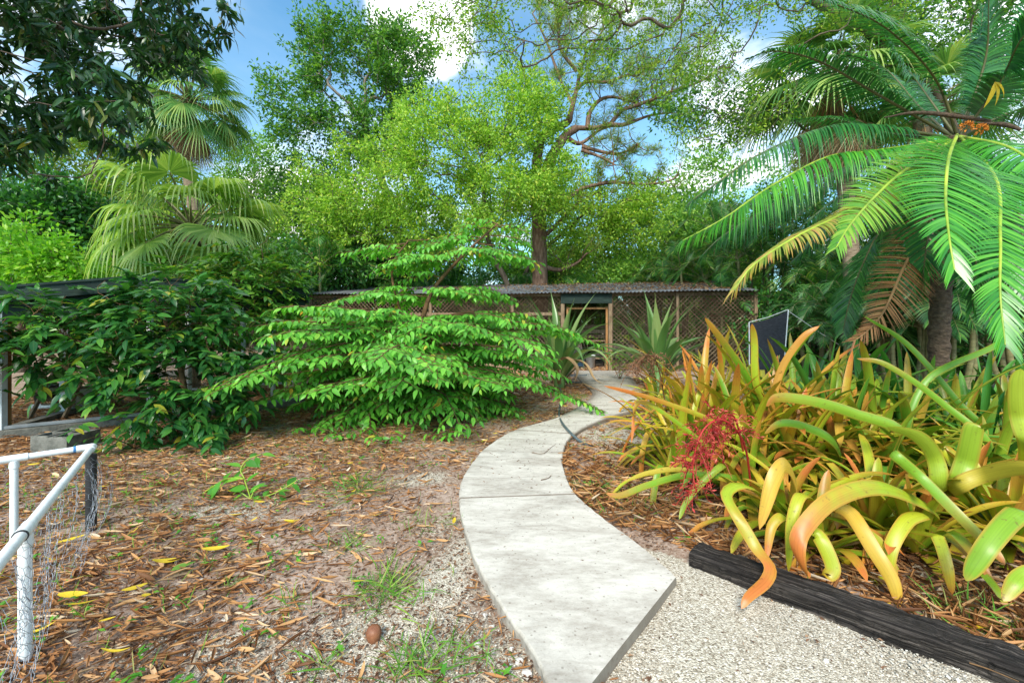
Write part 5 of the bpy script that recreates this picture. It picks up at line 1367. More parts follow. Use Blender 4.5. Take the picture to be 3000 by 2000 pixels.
# --- dark drooping shrubs on the left
def big_leaf_shrub(name, label, trunks, ells, nclump, per, sig, nspray, sz, mat, seed, tr=.05, group=None):
    r = RNG(seed); base = np.asarray(trunks[0][0], float); o = empty(name, base, label, 'shrub', group)
    tl_ = tpl_leaf(4, .40, .14, .28, 'ovate'); mbw_ = MB(); mbl = MB()
    att = clumpy(r, ells, nclump, per, sig)
    asg = np.argmin([[np.min(np.linalg.norm(np.asarray(t, float)[1:] - a, axis=1)) for t in trunks] for a in att], axis=1)
    for ti, t in enumerate(trunks):
        at = att[asg == ti]
        if len(at) < 3: continue
        pos, par, rad, tips = grow(t, tr, at, r, .25, .16, .35, .003, sag=.05)
        wood(mbw_, pos, par, rad)
        tn = pos[tips]; td = nrm(pos[tips] - pos[par[tips]])
        k = max(1, int(nspray * len(at) / len(att)))
        ii = r.integers(0, len(tn), k); q = tn[ii] + r.normal(size=(k, 3)) * .04; d0 = nrm(td[ii] * A(1, 1, .5) + r.normal(size=(k, 3)) * .35)
        nl = 7
        for j in range(nl):     # pinnate spray: leaves in pairs along a short drooping axis
            s_ = (j - (nl - 1) / 2) / nl; sg = 1 if j % 2 else -1
            sd_ = nrm(np.cross(d0, A(0, 0, 1)))
            off = d0 * (.02 + .028 * j) - A(0, 0, 1) * (.002 * j * j)
            ld = d0 * .65 + sd_ * sg * (.8 if j < nl - 1 else 0) + A(0, 0, -.16) + r.normal(size=(k, 3)) * .16
            scatter(mbl, tl_, q + off, ld, A(0, 0, 1) + r.normal(size=(k, 3)) * .3, sz * r.uniform(.75, 1.15, k))
    mbw_.build('branches', M['twig'], o, base); mbl.build('foliage', M[mat], o, base)
    return o
q0 = G(565, 1285)
big_leaf_shrub('broadleaf_shrub', 'dark green drooping broadleaf shrub hiding the screen enclosure at left', [[q0, q0 + A(-.1, 0, .6), P(520, 1050, 5.4), P(480, 920, 5.5), P(500, 840, 5.6)], [q0, q0 + A(-.4, .0, .35), P(330, 1150, 5.3), P(200, 1080, 5.3), P(110, 1000, 5.3)]],
    [(P(480, 960, 5.5), (.85, .6, .55)), (P(560, 1110, 5.3), (.75, .5, .5)), (P(420, 1040, 5.2), (.5, .45, .4)), (P(520, 880, 5.7), (.7, .6, .26)), (P(350, 930, 5.5), (.5, .5, .2)), (P(120, 980, 5.3), (.75, .5, .48)), (P(60, 960, 5.2), (.45, .5, .25)), (P(200, 1080, 5.3), (.35, .4, .22)), (P(400, 1220, 4.95), (.38, .3, .22)), (P(640, 1180, 5.4), (.45, .4, .35)),  (P(20, 1060, 5.3), (.25, .4, .28)), (P(660, 1020, 5.7), (.4, .5, .5))],
    190, 4, .12, 880, .160, 'dark_shrub', 131)
q0 = G(700, 1215)
big_leaf_shrub('broadleaf_shrub', 'mid green leafy shrub rising above the enclosure roof left of the shed', [[q0, q0 + A(0, 0, .9), P(690, 900, 7.1), P(690, 830, 7.1), P(700, 780, 7.2)]],
    [(P(720, 790, 7.2), (.65, .5, .30)), (P(800, 810, 7.2), (.45, .5, .25)), (P(620, 830, 7.1), (.5, .5, .25)), (P(690, 880, 7.0), (.8, .5, .25)), (P(470, 835, 6.6), (.45, .4, .14)), (P(760, 740, 7.3), (.25, .4, .18)), (P(560, 870, 6.8), (.5, .5, .18))],
    100, 4, .13, 620, .125, 'mid_shrub', 132)
q0 = G(395, 1318)
low_plant('shrub_seedling', q0, 'dark leafy shoot at the foot of the left shrub near the blocks', 133, 9, .42, .11, 'dark_shrub', 'seedling', None, .6)
q0 = P(128, 850, 5.4)
# upright pale shoot at far left
low_plant('shrub_seedling', A(P(118, 850, 5.9)[0], 5.9, 1.55), 'pale whorled shoot sticking up above the left enclosure roof', 134, 8, .26, .13, 'mid_shrub', 'shoot', None, .4)

# --- lime bush and hedge masses beyond
def bush(name, label, ells, n, size, mat, seed, base, tpl=None, cat='bush', spread=.1, nclump=60):
    r = RNG(seed); base = np.asarray(base, float)
    return tree(name, label, cat, [base, base + A(0, 0, .5), base + A(0, 0, 1.0), base + A(.05, 0, 1.5)], .06, ells, nclump, 6, .22, n, size, mat, 'bark', seed, tpl=tpl or tpl_leaf(2, .5, .15, .2), spread=spread, step=.3, start=.15, crown='foliage')
bush('lime_bush', 'brilliant lime green bush above the enclosure roof at far left', [(P(60, 790, 9.5), (1.3, .8, .55)), (P(250, 800, 9.5), (1.0, .8, .45)), (P(30, 730, 9.6), (.6, .6, .5)), (P(170, 760, 9.6), (.6, .6, .35)), (P(120, 850, 9.4), (1.6, .8, .5)), (P(340, 820, 9.4), (.5, .5, .3))], 12000, .125, 'lime', 141, P(120, 1140, 9.6) * [1, 1, 0])
bush('hedge', 'dark glossy vine covered hedge behind the left end of the shed', [(P(900, 800, 15.5), (1.8, .9, .8)), (P(1050, 800, 17.9), (2.6, .9, .8)), (P(1250, 800, 18.2), (2.6, .9, .8)), (P(800, 790, 13), (1.0, .8, .6)), (P(960, 740, 16.8), (1.4, .8, .8)), (P(1120, 740, 18.2), (1.6, .8, .6))], 22000, .15, 'hedge', 142, P(980, 1060, 17.5) * [1, 1, 0], cat='hedge', spread=.14, nclump=110)
bush('hedge', 'dark leafy hedge along the back of the shed right of the pine', [(P(1760, 800, 19.5), (2.6, .9, .8)), (P(1950, 800, 19), (2.4, .9, .8)), (P(1560, 810, 20), (2.6, .9, .7)), (P(2120, 820, 18), (2.0, .9, .9))], 18000, .16, 'far', 143, P(1830, 1060, 19.5) * [1, 1, 0], cat='hedge', spread=.16, nclump=110)
bush('undergrowth_bush', 'dark undergrowth bush at the foot of the palms right of the shed', [(P(2330, 960, 12.5), (1.8, .9, .9)), (P(2500, 960, 11.8), (1.6, .9, .9)), (P(2700, 960, 10.5), (1.6, .9, .9)), (P(2920, 960, 9), (1.6, .9, 1.0))], 15000, .13, 'hedge', 144, P(2500, 1100, 12) * [1, 1, 0], spread=.16, nclump=90)

# ================================================================== strap-leaved plants
def strap(mb, pts, w, side=None, chan=.18, tipk=1.6, n=18, basew=.8, mat=0, acute=False, wave=0.0):
    c = catmull(pts, n); t = np.linspace(0, 1, n)
    tg = nrm(np.gradient(c, axis=0))
    if side is None:
        h = (c[-1] - c[0]) * A(1, 1, 0)
        if np.linalg.norm(h) < .05: h = A(0, -1, 0)
        side = np.cross(nrm(h), A(0, 0, 1))
    side = nrm(np.asarray(side, float)); sd_ = side[None] - tg * (tg @ side)[:, None]; sd_ = nrm(sd_)
    nn = np.cross(sd_, tg)
    if not acute: pw = (basew + (1 - basew) * smooth(0, .3, t)) * (1 - .30 * t) * np.sqrt(np.maximum(1 - np.clip((t - .72) / .28, 0, 1) ** 1.9, 0))
    else: pw = (basew + (1 - basew) * smooth(0, .35, t)) * (1 - smooth(.45, 1.0, t) ** 1.2)
    pw = np.maximum(pw, .03) * w / 2
    cr = A(-1, -.6, 0, .6, 1.0); rows = []
    for x in cr:
        rows.append(c + sd_ * (x * pw)[:, None] + nn * (chan * (x * x) * pw * (1.2 - .7 * t) + wave * pw * np.sin(t * 14 + x * 2))[:, None])
    V = np.stack(rows, 1).reshape(-1, 3); k = 5
    i = np.arange(n - 1)[:, None] * k + np.arange(k - 1)[None]
    UV = np.stack([np.tile((cr + 1) / 2, n), np.repeat(t, k)], -1)
    mb.add(V, np.stack([i, i + 1, i + k + 1, i + k], -1).reshape(-1, 4), UV, mat)

def rosette(mb, o, n, L, w, r, e=(82, 22), bend=(35, 105), mat=0, n2=18, acute=False, chan=.45, fold=.25, seed_az=None):
    a0 = r.uniform(0, 6.28)
    for k in range(n):
        f = k / max(1, n - 1); az = a0 + k * 2.399 + r.uniform(-.2, .2)
        el = math.radians(e[0] + (e[1] - e[0]) * f + r.uniform(-6, 6)); b = math.radians(bend[0] + (bend[1] - bend[0]) * f * r.uniform(.7, 1.2))
        ln = L * r.uniform(.75, 1.12) * (.75 + .25 * min(1, f * 2 + .3)); h = A(math.cos(az), math.sin(az), 0)
        m_ = 14; s = np.linspace(0, 1, m_); ea = el - b * s ** 1.9
        if r.uniform() < fold: ea = ea - math.radians(r.uniform(35, 80)) * smooth(.52, .66, s)
        sg = ln / (m_ - 1); p = np.zeros((m_, 3)); p[0] = o + h * .03
        tw = r.uniform(-.35, .35)
        for i in range(1, m_):
            hh = A(math.cos(az + tw * s[i]), math.sin(az + tw * s[i]), 0)
            p[i] = p[i - 1] + (hh * math.cos(ea[i]) + A(0, 0, 1) * math.sin(ea[i])) * sg
            if p[i][2] < .02: p[i][2] = .02 + .01 * r.uniform()
        sd_ = np.cross(h, A(0, 0, 1)) + A(0, 0, r.uniform(-.2, .2))
        strap(mb, p, w * r.uniform(.85, 1.15), sd_, chan, n=n2, mat=mat, acute=acute, wave=.04)

def Z(u, v, z):
    return (u, v, (H - z) * F / (v - CY))
BP = []   # (u, v of the foot, leaves, length, width, material, elevations)
def brom(u, v, n, L, w, mat, seed, label, e=(84, 14), bend=(28, 112), group=None, extra=None, flower=None, z=0.0, tall=None):
    if v < 1345 and u > 1960: v = 1322 + (v - 1100) * .45; n = int(n * 1.5); L = L * 1.16; L = L * 1.06; tall = (tall or 0) + 2
    else: n = int(n * 1.4); L = L * 1.12; tall = (tall or 0) + 2
    r = RNG(seed); b = G(u, v)
    mb = MB(); rosette(mb, b, n, L, w, r, e, bend)
    if tall:
        rosette(mb, b, tall, L * 1.15, w * .95, r, (88, 55), (12, 75), fold=.12)
    if extra:
        for pts, ww in extra:
            q = [P(*p) for p in pts]; ww = ww * .86
            d = q[-1] - q[0]; view = nrm(q[len(q) // 2] - A(0, 0, H)); sd_ = np.cross(nrm(d), view)
            if np.linalg.norm(q[0] - b) > .12: q = [b + A(0, 0, .05)] + q
            strap(mb, q, ww, sd_, .32, n=30, wave=.06)
    ob = tag(mb.build('bromeliad', M[mat], org=b), label, 'bromeliad', group)
    # old dry leaves at the foot and flower stalks are parts
    mb = MB(); rosette(mb, b, 6, L * .55, w * .6, r, (18, 2), (10, 40), n2=10)
    d_ = mb.build('dry_leaves', M['brom_old'], ob, b)
    if flower:
        pts, col, dens = flower
        q = catmull([P(*p) for p in pts], 30); mb = MB(); tube(mb, q, np.linspace(.008, .004, 30), 5, 1); 
        ii = r.integers(8, 30, dens); 
        for i in ii:
            d = nrm(r.normal(size=3) * A(1, .7, .8) + A(0, 0, -.4)); l_ = r.uniform(.06, .2); c = catmull([q[i], q[i] + d * l_ * .6, q[i] + d * l_ - A(0, 0, .05)], 6); tube(mb, c, .0022, 3, 1, caps=False)
            k = 9; jj = r.integers(1, 6, k); scatter(mb, tpl_leaf(2, .28, .2, .1, 'lance'), c[jj], r.normal(size=(k, 3)) + d, r.normal(size=(k, 3)), r.uniform(.02, .038, k))
        mb.build('flower_spike', [M[col], M[col]], ob, b)
    return ob

GRP = 'bromeliads massed in the right hand bed'
# front row, worked leaf by leaf from the photograph, then the mass behind it
brom(2290, 1560, 20, .62, .085, 'brom_sun', 201, 'lime yellow bromeliad whose twisted leaf lies over the black timber', (80, 25), (30, 100),
     extra=[([(2290, 1500, 2.75), (2190, 1420, 2.62), (2130, 1440, 2.55), (2160, 1510, 2.42), Z(2211, 1597, .22), Z(2256, 1655, .165), Z(2245, 1700, .125), Z(2195, 1745, .105), Z(2172, 1782, .06)], .085),
            ([(2330, 1520, 2.75), (2330, 1400, 2.65), (2300, 1362, 2.5), (2262, 1420, 2.44), (2225, 1550, 2.42)], .125),
            ([(2340, 1560, 2.75), (2375, 1470, 2.55), (2345, 1450, 2.42), (2318, 1540, 2.36), (2310, 1675, 2.36)], .085),
            ([(2300, 1560, 2.7), (2300, 1510, 2.5), (2262, 1540, 2.45), (2245, 1640, 2.4)], .075)])
brom(2560, 1560, 20, .66, .09, 'brom_sun', 202, 'yellow bromeliad with broad arching leaves folded down beside the timber', (82, 30), (30, 95),
     extra=[([(2740, 1505, 2.6), (2640, 1440, 2.45), (2547, 1425, 2.35), (2437, 1464, 2.27), (2360, 1540, 2.22), (2335, 1600, 2.2), (2352, 1670, 2.2), (2375, 1680, 2.22)], .115),
            ([(2440, 1480, 2.6), (2490, 1500, 2.4), (2560, 1610, 2.25), (2615, 1700, 2.18), (2635, 1780, 2.15)], .10),
            ([(2700, 1505, 2.55), (2660, 1520, 2.42), (2612, 1600, 2.36), (2592, 1700, 2.35), (2570, 1720, 2.34)], .095),
            ([(2380, 1560, 2.5), (2400, 1570, 2.4), (2440, 1660, 2.33), (2420, 1685, 2.33), (2385, 1675, 2.34)], .10),
            ([(2720, 1560, 2.4), (2750, 1580, 2.3), (2775, 1660, 2.22), (2790, 1740, 2.2)], .075)])
brom(2780, 1440, 20, .72, .10, 'brom_mid', 203, 'green and orange bromeliad with an upright vase, right of the folded yellow one', (84, 22), (25, 85),
     extra=[([(2617, 1323, 2.65), (2700, 1400, 2.5), (2800, 1500, 2.35), (2900, 1600, 2.25), (2945, 1652, 2.2)], .075),
            ([(2780, 1430, 2.6), (2880, 1390, 2.4), (2990, 1370, 2.2), (3090, 1400, 2.05)], .11),
            ([(2760, 1440, 2.6), (2740, 1340, 2.5), (2690, 1280, 2.4), (2600, 1250, 2.35)], .11),
            ([(2800, 1430, 2.6), (2830, 1350, 2.5), (2850, 1260, 2.45), (2860, 1240, 2.44)], .13)])
brom(2960, 1600, 22, .66, .10, 'brom_sun', 204, 'orange tinged bromeliad at the right edge above the timber', (80, 15), (20, 80),
     extra=[([(3000, 1500, 2.1), (2960, 1520, 2.0), (2900, 1590, 1.95), (2860, 1650, 1.95), (2830, 1700, 1.96)], .11), ([(3050, 1650, 1.95), (2990, 1690, 1.86), (2940, 1760, 1.84)], .09)])
brom(2390, 1420, 20, .74, .095, 'brom_sun', 205, 'large golden bromeliad with upright centre, behind the twisted one', (86, 24), (20, 90), tall=4)
brom(2100, 1420, 20, .66, .075, 'brom_mid', 206, 'lime bromeliad with red flower spray reaching toward the path', (80, 14), (20, 80),
     extra=[([(2160, 1400, 3.2), (2020, 1390, 3.0), (1900, 1420, 2.9), (1820, 1450, 2.85), (1775, 1445, 2.85)], .06), ([(2150, 1410, 3.15), (2000, 1375, 3.05), (1900, 1385, 3.0), (1830, 1410, 2.95)], .05), ([(2120, 1360, 3.1), (2050, 1420, 3.0), (2010, 1470, 2.95), (1990, 1520, 2.9)], .06)],
     flower=([(2200, 1420, 3.1), (2180, 1300, 2.9), (2120, 1230, 2.75), (2060, 1260, 2.7), (2030, 1360, 2.68), (2040, 1440, 2.68)], 'red_flower', 85))
brom(2180, 1330, 18, .80, .08, 'brom_sun', 207, 'orange and yellow bromeliad arching behind the red flower spray', (86, 20), (20, 85), tall=4,
     flower=([(2180, 1330, 3.3), (2150, 1220, 3.0), (2100, 1240, 2.85), (2090, 1330, 2.8)], 'red_flower', 45),
     extra=[([(2200, 1330, 3.6), (2100, 1240, 3.4), (1950, 1180, 3.3), (1850, 1150, 3.2), (1770, 1130, 3.15)], .05), ([(2100, 1330, 3.5), (1960, 1220, 3.35), (1870, 1180, 3.3), (1850, 1300, 3.25)], .05)])
brom(1990, 1310, 16, .86, .06, 'brom_sun', 208, 'thin yellow bromeliad leaning over the concrete path', (84, 16), (20, 80), tall=4, flower=([(1960, 1250, 4.4), (1930, 1080, 4.2), (1900, 1040, 4.1), (1850, 1080, 4.05)], 'brown_flower', 70))
brom(2060, 1250, 16, 1.0, .065, 'brom_sun', 209, 'tall orange leaved bromeliad beside the lily nearest the shed door', (86, 30), (15, 85), tall=6)
brom(2250, 1240, 16, 1.0, .075, 'brom_sun', 210, 'tall golden bromeliad in the middle of the bed', (86, 30), (12, 80), tall=5,
     extra=[([(2250, 1220, 4.0), (2215, 1120, 3.9), (2210, 1000, 3.85), (2203, 948, 3.8)], .085), ([(2220, 1180, 4.0), (2180, 1090, 3.9), (2110, 990, 3.8), (2065, 930, 3.75)], .085), ([(2260, 1200, 3.8), (2290, 1080, 3.7), (2350, 990, 3.6), (2400, 955, 3.55)], .075)])
brom(2480, 1290, 18, .95, .085, 'brom_mid', 211, 'green gold bromeliad below the black shade cloth', (86, 22), (20, 85), tall=4,
     extra=[([(2650, 1280, 3.1), (2500, 1210, 2.95), (2380, 1175, 2.85), (2280, 1165, 2.8), (2245, 1190, 2.78)], .095), ([(2450, 1300, 3.2), (2360, 1250, 3.1), (2290, 1240, 3.0), (2240, 1270, 2.95)], .08)])
brom(2660, 1290, 18, .95, .085, 'brom_mid', 212, 'green bromeliad with long leaves running under the cycad fronds', (84, 20), (15, 75), tall=3,
     extra=[([(2880, 1290, 3.6), (2800, 1170, 3.7), (2660, 1010, 3.9), (2530, 925, 4.0)], .065), ([(2650, 1280, 3.6), (2720, 1110, 3.6), (2900, 1020, 3.6), (3010, 960, 3.6)], .07), ([(2900, 1330, 3.1), (2760, 1180, 3.2), (2600, 1070, 3.3), (2510, 1050, 3.4)], .06)])
brom(2870, 1330, 16, .95, .085, 'brom_shade', 213, 'deep green bromeliad in shade at the right edge under the fronds', (80, 14), (10, 70))
brom(2990, 1420, 14, .9, .10, 'brom_mid', 214, 'bromeliad with a red tipped upright leaf at the right frame edge', (84, 20), (10, 70),
     extra=[([(3020, 1330, 2.5), (2990, 1220, 2.45), (2985, 1130, 2.42), (2990, 1080, 2.4)], .12)])
k = 0
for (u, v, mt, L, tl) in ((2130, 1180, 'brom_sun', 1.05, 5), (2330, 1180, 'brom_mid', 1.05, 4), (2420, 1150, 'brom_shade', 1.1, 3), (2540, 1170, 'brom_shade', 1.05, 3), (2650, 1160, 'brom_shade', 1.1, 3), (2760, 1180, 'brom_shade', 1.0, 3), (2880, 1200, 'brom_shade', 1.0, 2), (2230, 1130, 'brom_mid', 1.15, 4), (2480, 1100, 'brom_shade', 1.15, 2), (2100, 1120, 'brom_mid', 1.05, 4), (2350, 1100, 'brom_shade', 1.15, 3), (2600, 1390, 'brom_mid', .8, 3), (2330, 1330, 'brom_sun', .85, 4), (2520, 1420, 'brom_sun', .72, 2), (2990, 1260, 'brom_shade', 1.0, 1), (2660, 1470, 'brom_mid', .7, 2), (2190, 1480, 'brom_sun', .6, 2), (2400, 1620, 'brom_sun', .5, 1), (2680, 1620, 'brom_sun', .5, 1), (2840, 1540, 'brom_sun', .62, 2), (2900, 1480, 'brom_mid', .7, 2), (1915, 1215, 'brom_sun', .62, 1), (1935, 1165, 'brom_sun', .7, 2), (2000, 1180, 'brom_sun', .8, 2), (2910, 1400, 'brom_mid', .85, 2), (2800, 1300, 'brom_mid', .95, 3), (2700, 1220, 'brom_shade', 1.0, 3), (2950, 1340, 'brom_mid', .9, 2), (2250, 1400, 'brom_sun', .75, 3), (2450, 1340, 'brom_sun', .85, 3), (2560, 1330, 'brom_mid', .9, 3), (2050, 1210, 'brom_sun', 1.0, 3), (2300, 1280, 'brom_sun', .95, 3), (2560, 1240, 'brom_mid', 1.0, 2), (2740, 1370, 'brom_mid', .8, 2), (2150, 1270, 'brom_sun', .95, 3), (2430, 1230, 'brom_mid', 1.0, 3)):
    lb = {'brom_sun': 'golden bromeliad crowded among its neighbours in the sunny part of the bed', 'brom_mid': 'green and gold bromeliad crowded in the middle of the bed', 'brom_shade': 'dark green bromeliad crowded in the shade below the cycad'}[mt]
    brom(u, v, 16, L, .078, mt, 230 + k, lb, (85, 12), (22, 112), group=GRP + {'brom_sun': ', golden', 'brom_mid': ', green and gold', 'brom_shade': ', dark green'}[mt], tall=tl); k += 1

# --- two big lilies by the shed
def lily(base, n, L, w, seed, label, extra=None, dead=None):
    r = RNG(seed); o = empty('crinum_lily', base, label, 'lily')
    mb = MB(); a0 = r.uniform(0, 6)
    for k in range(n):
        f = k / (n - 1); az = a0 + k * 2.399; el = math.radians(88 - 38 * f + r.uniform(-7, 7)); b = math.radians(16 + 125 * f ** 1.1 * r.uniform(.5, 1.3)); ln = L * r.uniform(.8, 1.1)
        h = A(math.cos(az), math.sin(az), 0); m_ = 14; s = np.linspace(0, 1, m_); ea = el - b * s ** 2; p = np.zeros((m_, 3)); p[0] = base + A(0, 0, .12) + h * .04
        for i in range(1, m_): p[i] = p[i - 1] + (h * math.cos(ea[i]) + A(0, 0, 1) * math.sin(ea[i])) * ln / (m_ - 1)
        strap(mb, p, w * r.uniform(.8, 1.1), np.cross(h, A(0, 0, 1)), .5, n=18, acute=True, basew=.55)
    mb.build('leaves', M['lily'], o, base)
    mb = MB(); tube(mb, [base - A(0, 0, .05), base + A(0, 0, .2), base + A(0, 0, .5)], [.13, .12, .07], 10); mb.build('bulb', M['lily'], o, base)
    mb = MB(); rosette(mb, base, 8, L * .6, w * .45, r, (60, 10), (60, 120), acute=True)
    if dead:
        for q in dead: strap(mb, [P(*p) for p in q], w * .55, None, .6, acute=True, n=20)
    d_ = mb.build('dead_leaves', M['brom_old'], o, base); d_['label'] = 'brown withered leaves at the foot'
    return o
b1 = G(1635, 1132) - A(0, .3, 0)
lily(b1, 28, 2.05, .20, 251, 'big strap leaved lily left of the path by the shed door', dead=[[(1640, 1060, 9.0), (1660, 1050, 8.8), (1690, 1080, 8.6), (1680, 1130, 8.6)], [(1650, 1050, 9), (1710, 1065, 8.8), (1740, 1110, 8.6), (1780, 1128, 8.5)]])
b2 = P(1925, 1040, 9.3) * [1, 1, 0]
lily(b2, 28, 1.95, .22, 252, 'big strap leaved lily right of the path in front of the lattice wall')
b3 = P(1815, 1000, 10.8) * [1, 1, 0]
low_plant('potted_fern', b3, 'thin leafy plant between the lily and the shed door post', 253, 10, 1.1, .13, 'far_lime', 'plant', None, 1.2)

# ================================================================== leaf litter, grass, small things
def dens_litter(x, y):
    u = x / y * F + CX; v = CY + H * F / y
    d = .30 + .95 * smooth(-.4, -1.9, x) + .35 * smooth(3.0, 4.5, y)
    bare = np.exp(-(((u - 1130) / 400) ** 2 + ((v - 1860) / 300) ** 2)); d = d * (1 - .86 * bare)
    bare2 = np.exp(-(((u - 1250) / 130) ** 2 + ((v - 1660) / 260) ** 2)); d = d * (1 - .7 * bare2)
    bare3 = np.exp(-(((u - 1230) / 120) ** 2 + ((v - 1395) / 35) ** 2)); d = d * (1 - .85 * bare3)
    bare4 = np.exp(-(((u - 620) / 150) ** 2 + ((v - 1500) / 28) ** 2)); d = d * (1 - .6 * bare4)
    d = d * (1 + .35 * wob(x * 1.6 + 3, y * 1.6))
    sd_ = (x - TW0[0]) * TN[0] + (y - TW0[1]) * TN[1]
    right = (sd_ > wd + .02) & (x > .45)
    left_of_line = (sd_ <= .03) & (x > .4)
    d = np.where(left_of_line, .0, d)
    d = np.where((x > .45) & (sd_ > 0) & (sd_ <= wd + .03), 0, d)
    d = np.where(right, .75, d)
    d = np.where((u > 1680) & (u < 1900) & (v < 1380), .35, d)
    return np.clip(d, 0, 1.2)
def sample_litter(n, r, x0=-9.5, x1=4.5, y0=1.35, y1=9.5):
    out = np.zeros((0, 2))
    while len(out) < n:
        m_ = n * 3; y = y0 + (y1 - y0) * r.uniform(size=m_) ** 1.35; x = r.uniform(x0, x1, m_)
        u = np.abs(x / y)
        ok = (u < 1.35) & (r.uniform(size=m_) * 1.2 < dens_litter(x, y)) & ~on_path(x, y)
        out = np.vstack([out, np.stack([x[ok], y[ok]], -1)])
    return out[:n]
def litter_tpl(curl, bend, w=.22, n=5, tw=0.0):
    """rolled dry leaf"""
    t = np.linspace(0, 1, n + 1); pw = np.maximum(np.sin(pi * np.clip(t, .02, .98) ** .9) ** .6, .12) * w / 2
    V = []
    for ti, p in zip(t, pw):
        for a in np.linspace(-1, 1, 4):
            th = a * curl; rad = p / max(curl, .2)
            V.append((rad * math.sin(th) + tw * (ti - .5) * .2, ti - .5, rad * (1 - math.cos(th)) + bend * (ti - .5) ** 2 + .02))
    F_ = []
    for i in range(n):
        for j in range(3): a = i * 4 + j; F_.append([a, a + 1, a + 5, a + 4])
    UV = np.stack([np.tile(np.linspace(0, 1, 4), n + 1), np.repeat(t, 4)], -1)
    return np.array(V), np.array(F_), UV
r = RNG(301); mb = MB()
tps = [litter_tpl(1.7, .3, .24), litter_tpl(2.6, .2, .26, tw=.6), litter_tpl(1.0, .5, .20), litter_tpl(2.2, -.1, .22, tw=-.5), litter_tpl(.6, .35, .26)]
xy = sample_litter(56000, r)
pz = r.uniform(size=len(xy)) ** 2 * .03 + .004
szs = r.choice([.04, .06, .09, .13], len(xy), p=[.3, .34, .27, .09])
kind = r.choice(5, len(xy), p=[.25, .25, .15, .25, .10])
# leaves lie mostly across the slope, as in drifts
ang = r.normal(.25, .8, len(xy)) + .5 * wob(xy[:, 0], xy[:, 1])
d = np.stack([np.cos(ang), np.sin(ang), r.normal(size=len(xy)) * .16], -1); nn = A(0, 0, 1) + r.normal(size=(len(xy), 3)) * .45
for k in range(5):
    s = kind == k; scatter(mb, tps[k], np.column_stack([xy[s], pz[s]]), d[s], nn[s], szs[s])
xy = sample_litter(5000, RNG(302), .5, 4.5, 1.7, 5.0); xy = xy[~on_path(xy[:, 0], xy[:, 1])]
m_ = len(xy); ang = r.uniform(0, 6.28, m_); scatter(mb, tps[1], np.column_stack([xy, r.uniform(size=m_) * .05 + .005]), np.stack([np.cos(ang), np.sin(ang), r.normal(size=m_) * .25], -1), A(0, 0, 1) + r.normal(size=(m_, 3)) * .5, r.uniform(.08, .17, m_))
xy = np.column_stack([r.uniform(-9, 3.2, 16000), r.uniform(8.5, 14.5, 16000)]); xy = xy[~on_path(xy[:, 0], xy[:, 1])]; m_ = len(xy); ang = r.uniform(0, 6.28, m_)
scatter(mb, tpl_leaf(2, .35, .3, .2), np.column_stack([xy, np.full(m_, .012)]), np.stack([np.cos(ang), np.sin(ang), r.normal(size=m_) * .2], -1), A(0, 0, 1) + r.normal(size=(m_, 3)) * .4, r.uniform(.07, .15, m_))
tag(mb.build('leaf_litter', M['litter']), kind='stuff')
# crumbs and chips
mb = MB(); r = RNG(303); n = 52000
y = 1.35 + 5.5 * r.uniform(size=n) ** 1.6; x = r.uniform(-1.3, .9, n) * y
ok = ~on_path(x, y) & (r.uniform(size=n) < np.where(((x - TW0[0]) * TN[0] + (y - TW0[1]) * TN[1] < 0.05) & (x > .3), .025, .9)); x, y = x[ok], y[ok]; n = len(x)
scatter(mb, tpl_diamond(.4, .3), np.column_stack([x, y, r.uniform(size=n) * .008 + .006]), r.normal(size=(n, 3)) * [1, 1, .25], A(0, 0, 1) + r.normal(size=(n, 3)) * .4, r.uniform(.008, .034, n))
tag(mb.build('leaf_crumbs', M['mulch']), kind='stuff')
# gravel grains
octV = A([1, 0, 0], [-1, 0, 0], [0, 1, 0], [0, -1, 0], [0, 0, .75], [0, 0, -.75]); octF = np.array([[0, 2, 4], [2, 1, 4], [1, 3, 4], [3, 0, 4], [2, 0, 5], [1, 2, 5], [3, 1, 5], [0, 3, 5]])
mb = MB(); r = RNG(304); n = 80000
y = 1.4 + 2.6 * r.uniform(size=n) ** 1.4; x = r.uniform(-1.25, 1.3, n) * y
sd_ = (x - TW0[0]) * TN[0] + (y - TW0[1]) * TN[1]
gr_ = (sd_ < .02) & (x > .2); gl_ = np.exp(-(((x - cg[0]) / .95) ** 2 + ((y - cg[1]) / .75) ** 2)) + .5 * np.exp(-(((x - c3[0]) / .3) ** 2 + ((y - c3[1]) / .8) ** 2)) + .3 * np.exp(-(((x - c2[0]) / .42) ** 2 + ((y - c2[1]) / .3) ** 2))
ok = ~on_path(x, y) & (gr_ | (r.uniform(size=n) < gl_ * .75)); x, y = x[ok], y[ok]; n = len(x)
scatter(mb, (octV * A(1, .75, .6), octF, np.zeros((6, 2))), np.column_stack([x, y, .003 + .002 * r.uniform(size=n)]), nrm(r.normal(size=(n, 3)) * [1, 1, .4]), A(0, 0, 1) + r.normal(size=(n, 3)) * .3, r.choice([.003, .0042, .006, .011], n, p=[.4, .38, .19, .03]))
M['gravel'] = leaf_mat('gravel_grain', [(0, g(.21, .175, .13)), (.3, g(.37, .325, .26)), (.8, g(.52, .475, .395)), (1, g(.70, .655, .58))], 0.0, .9, .2)
tag(mb.build('gravel', M['gravel'], smooth=False), kind='stuff')
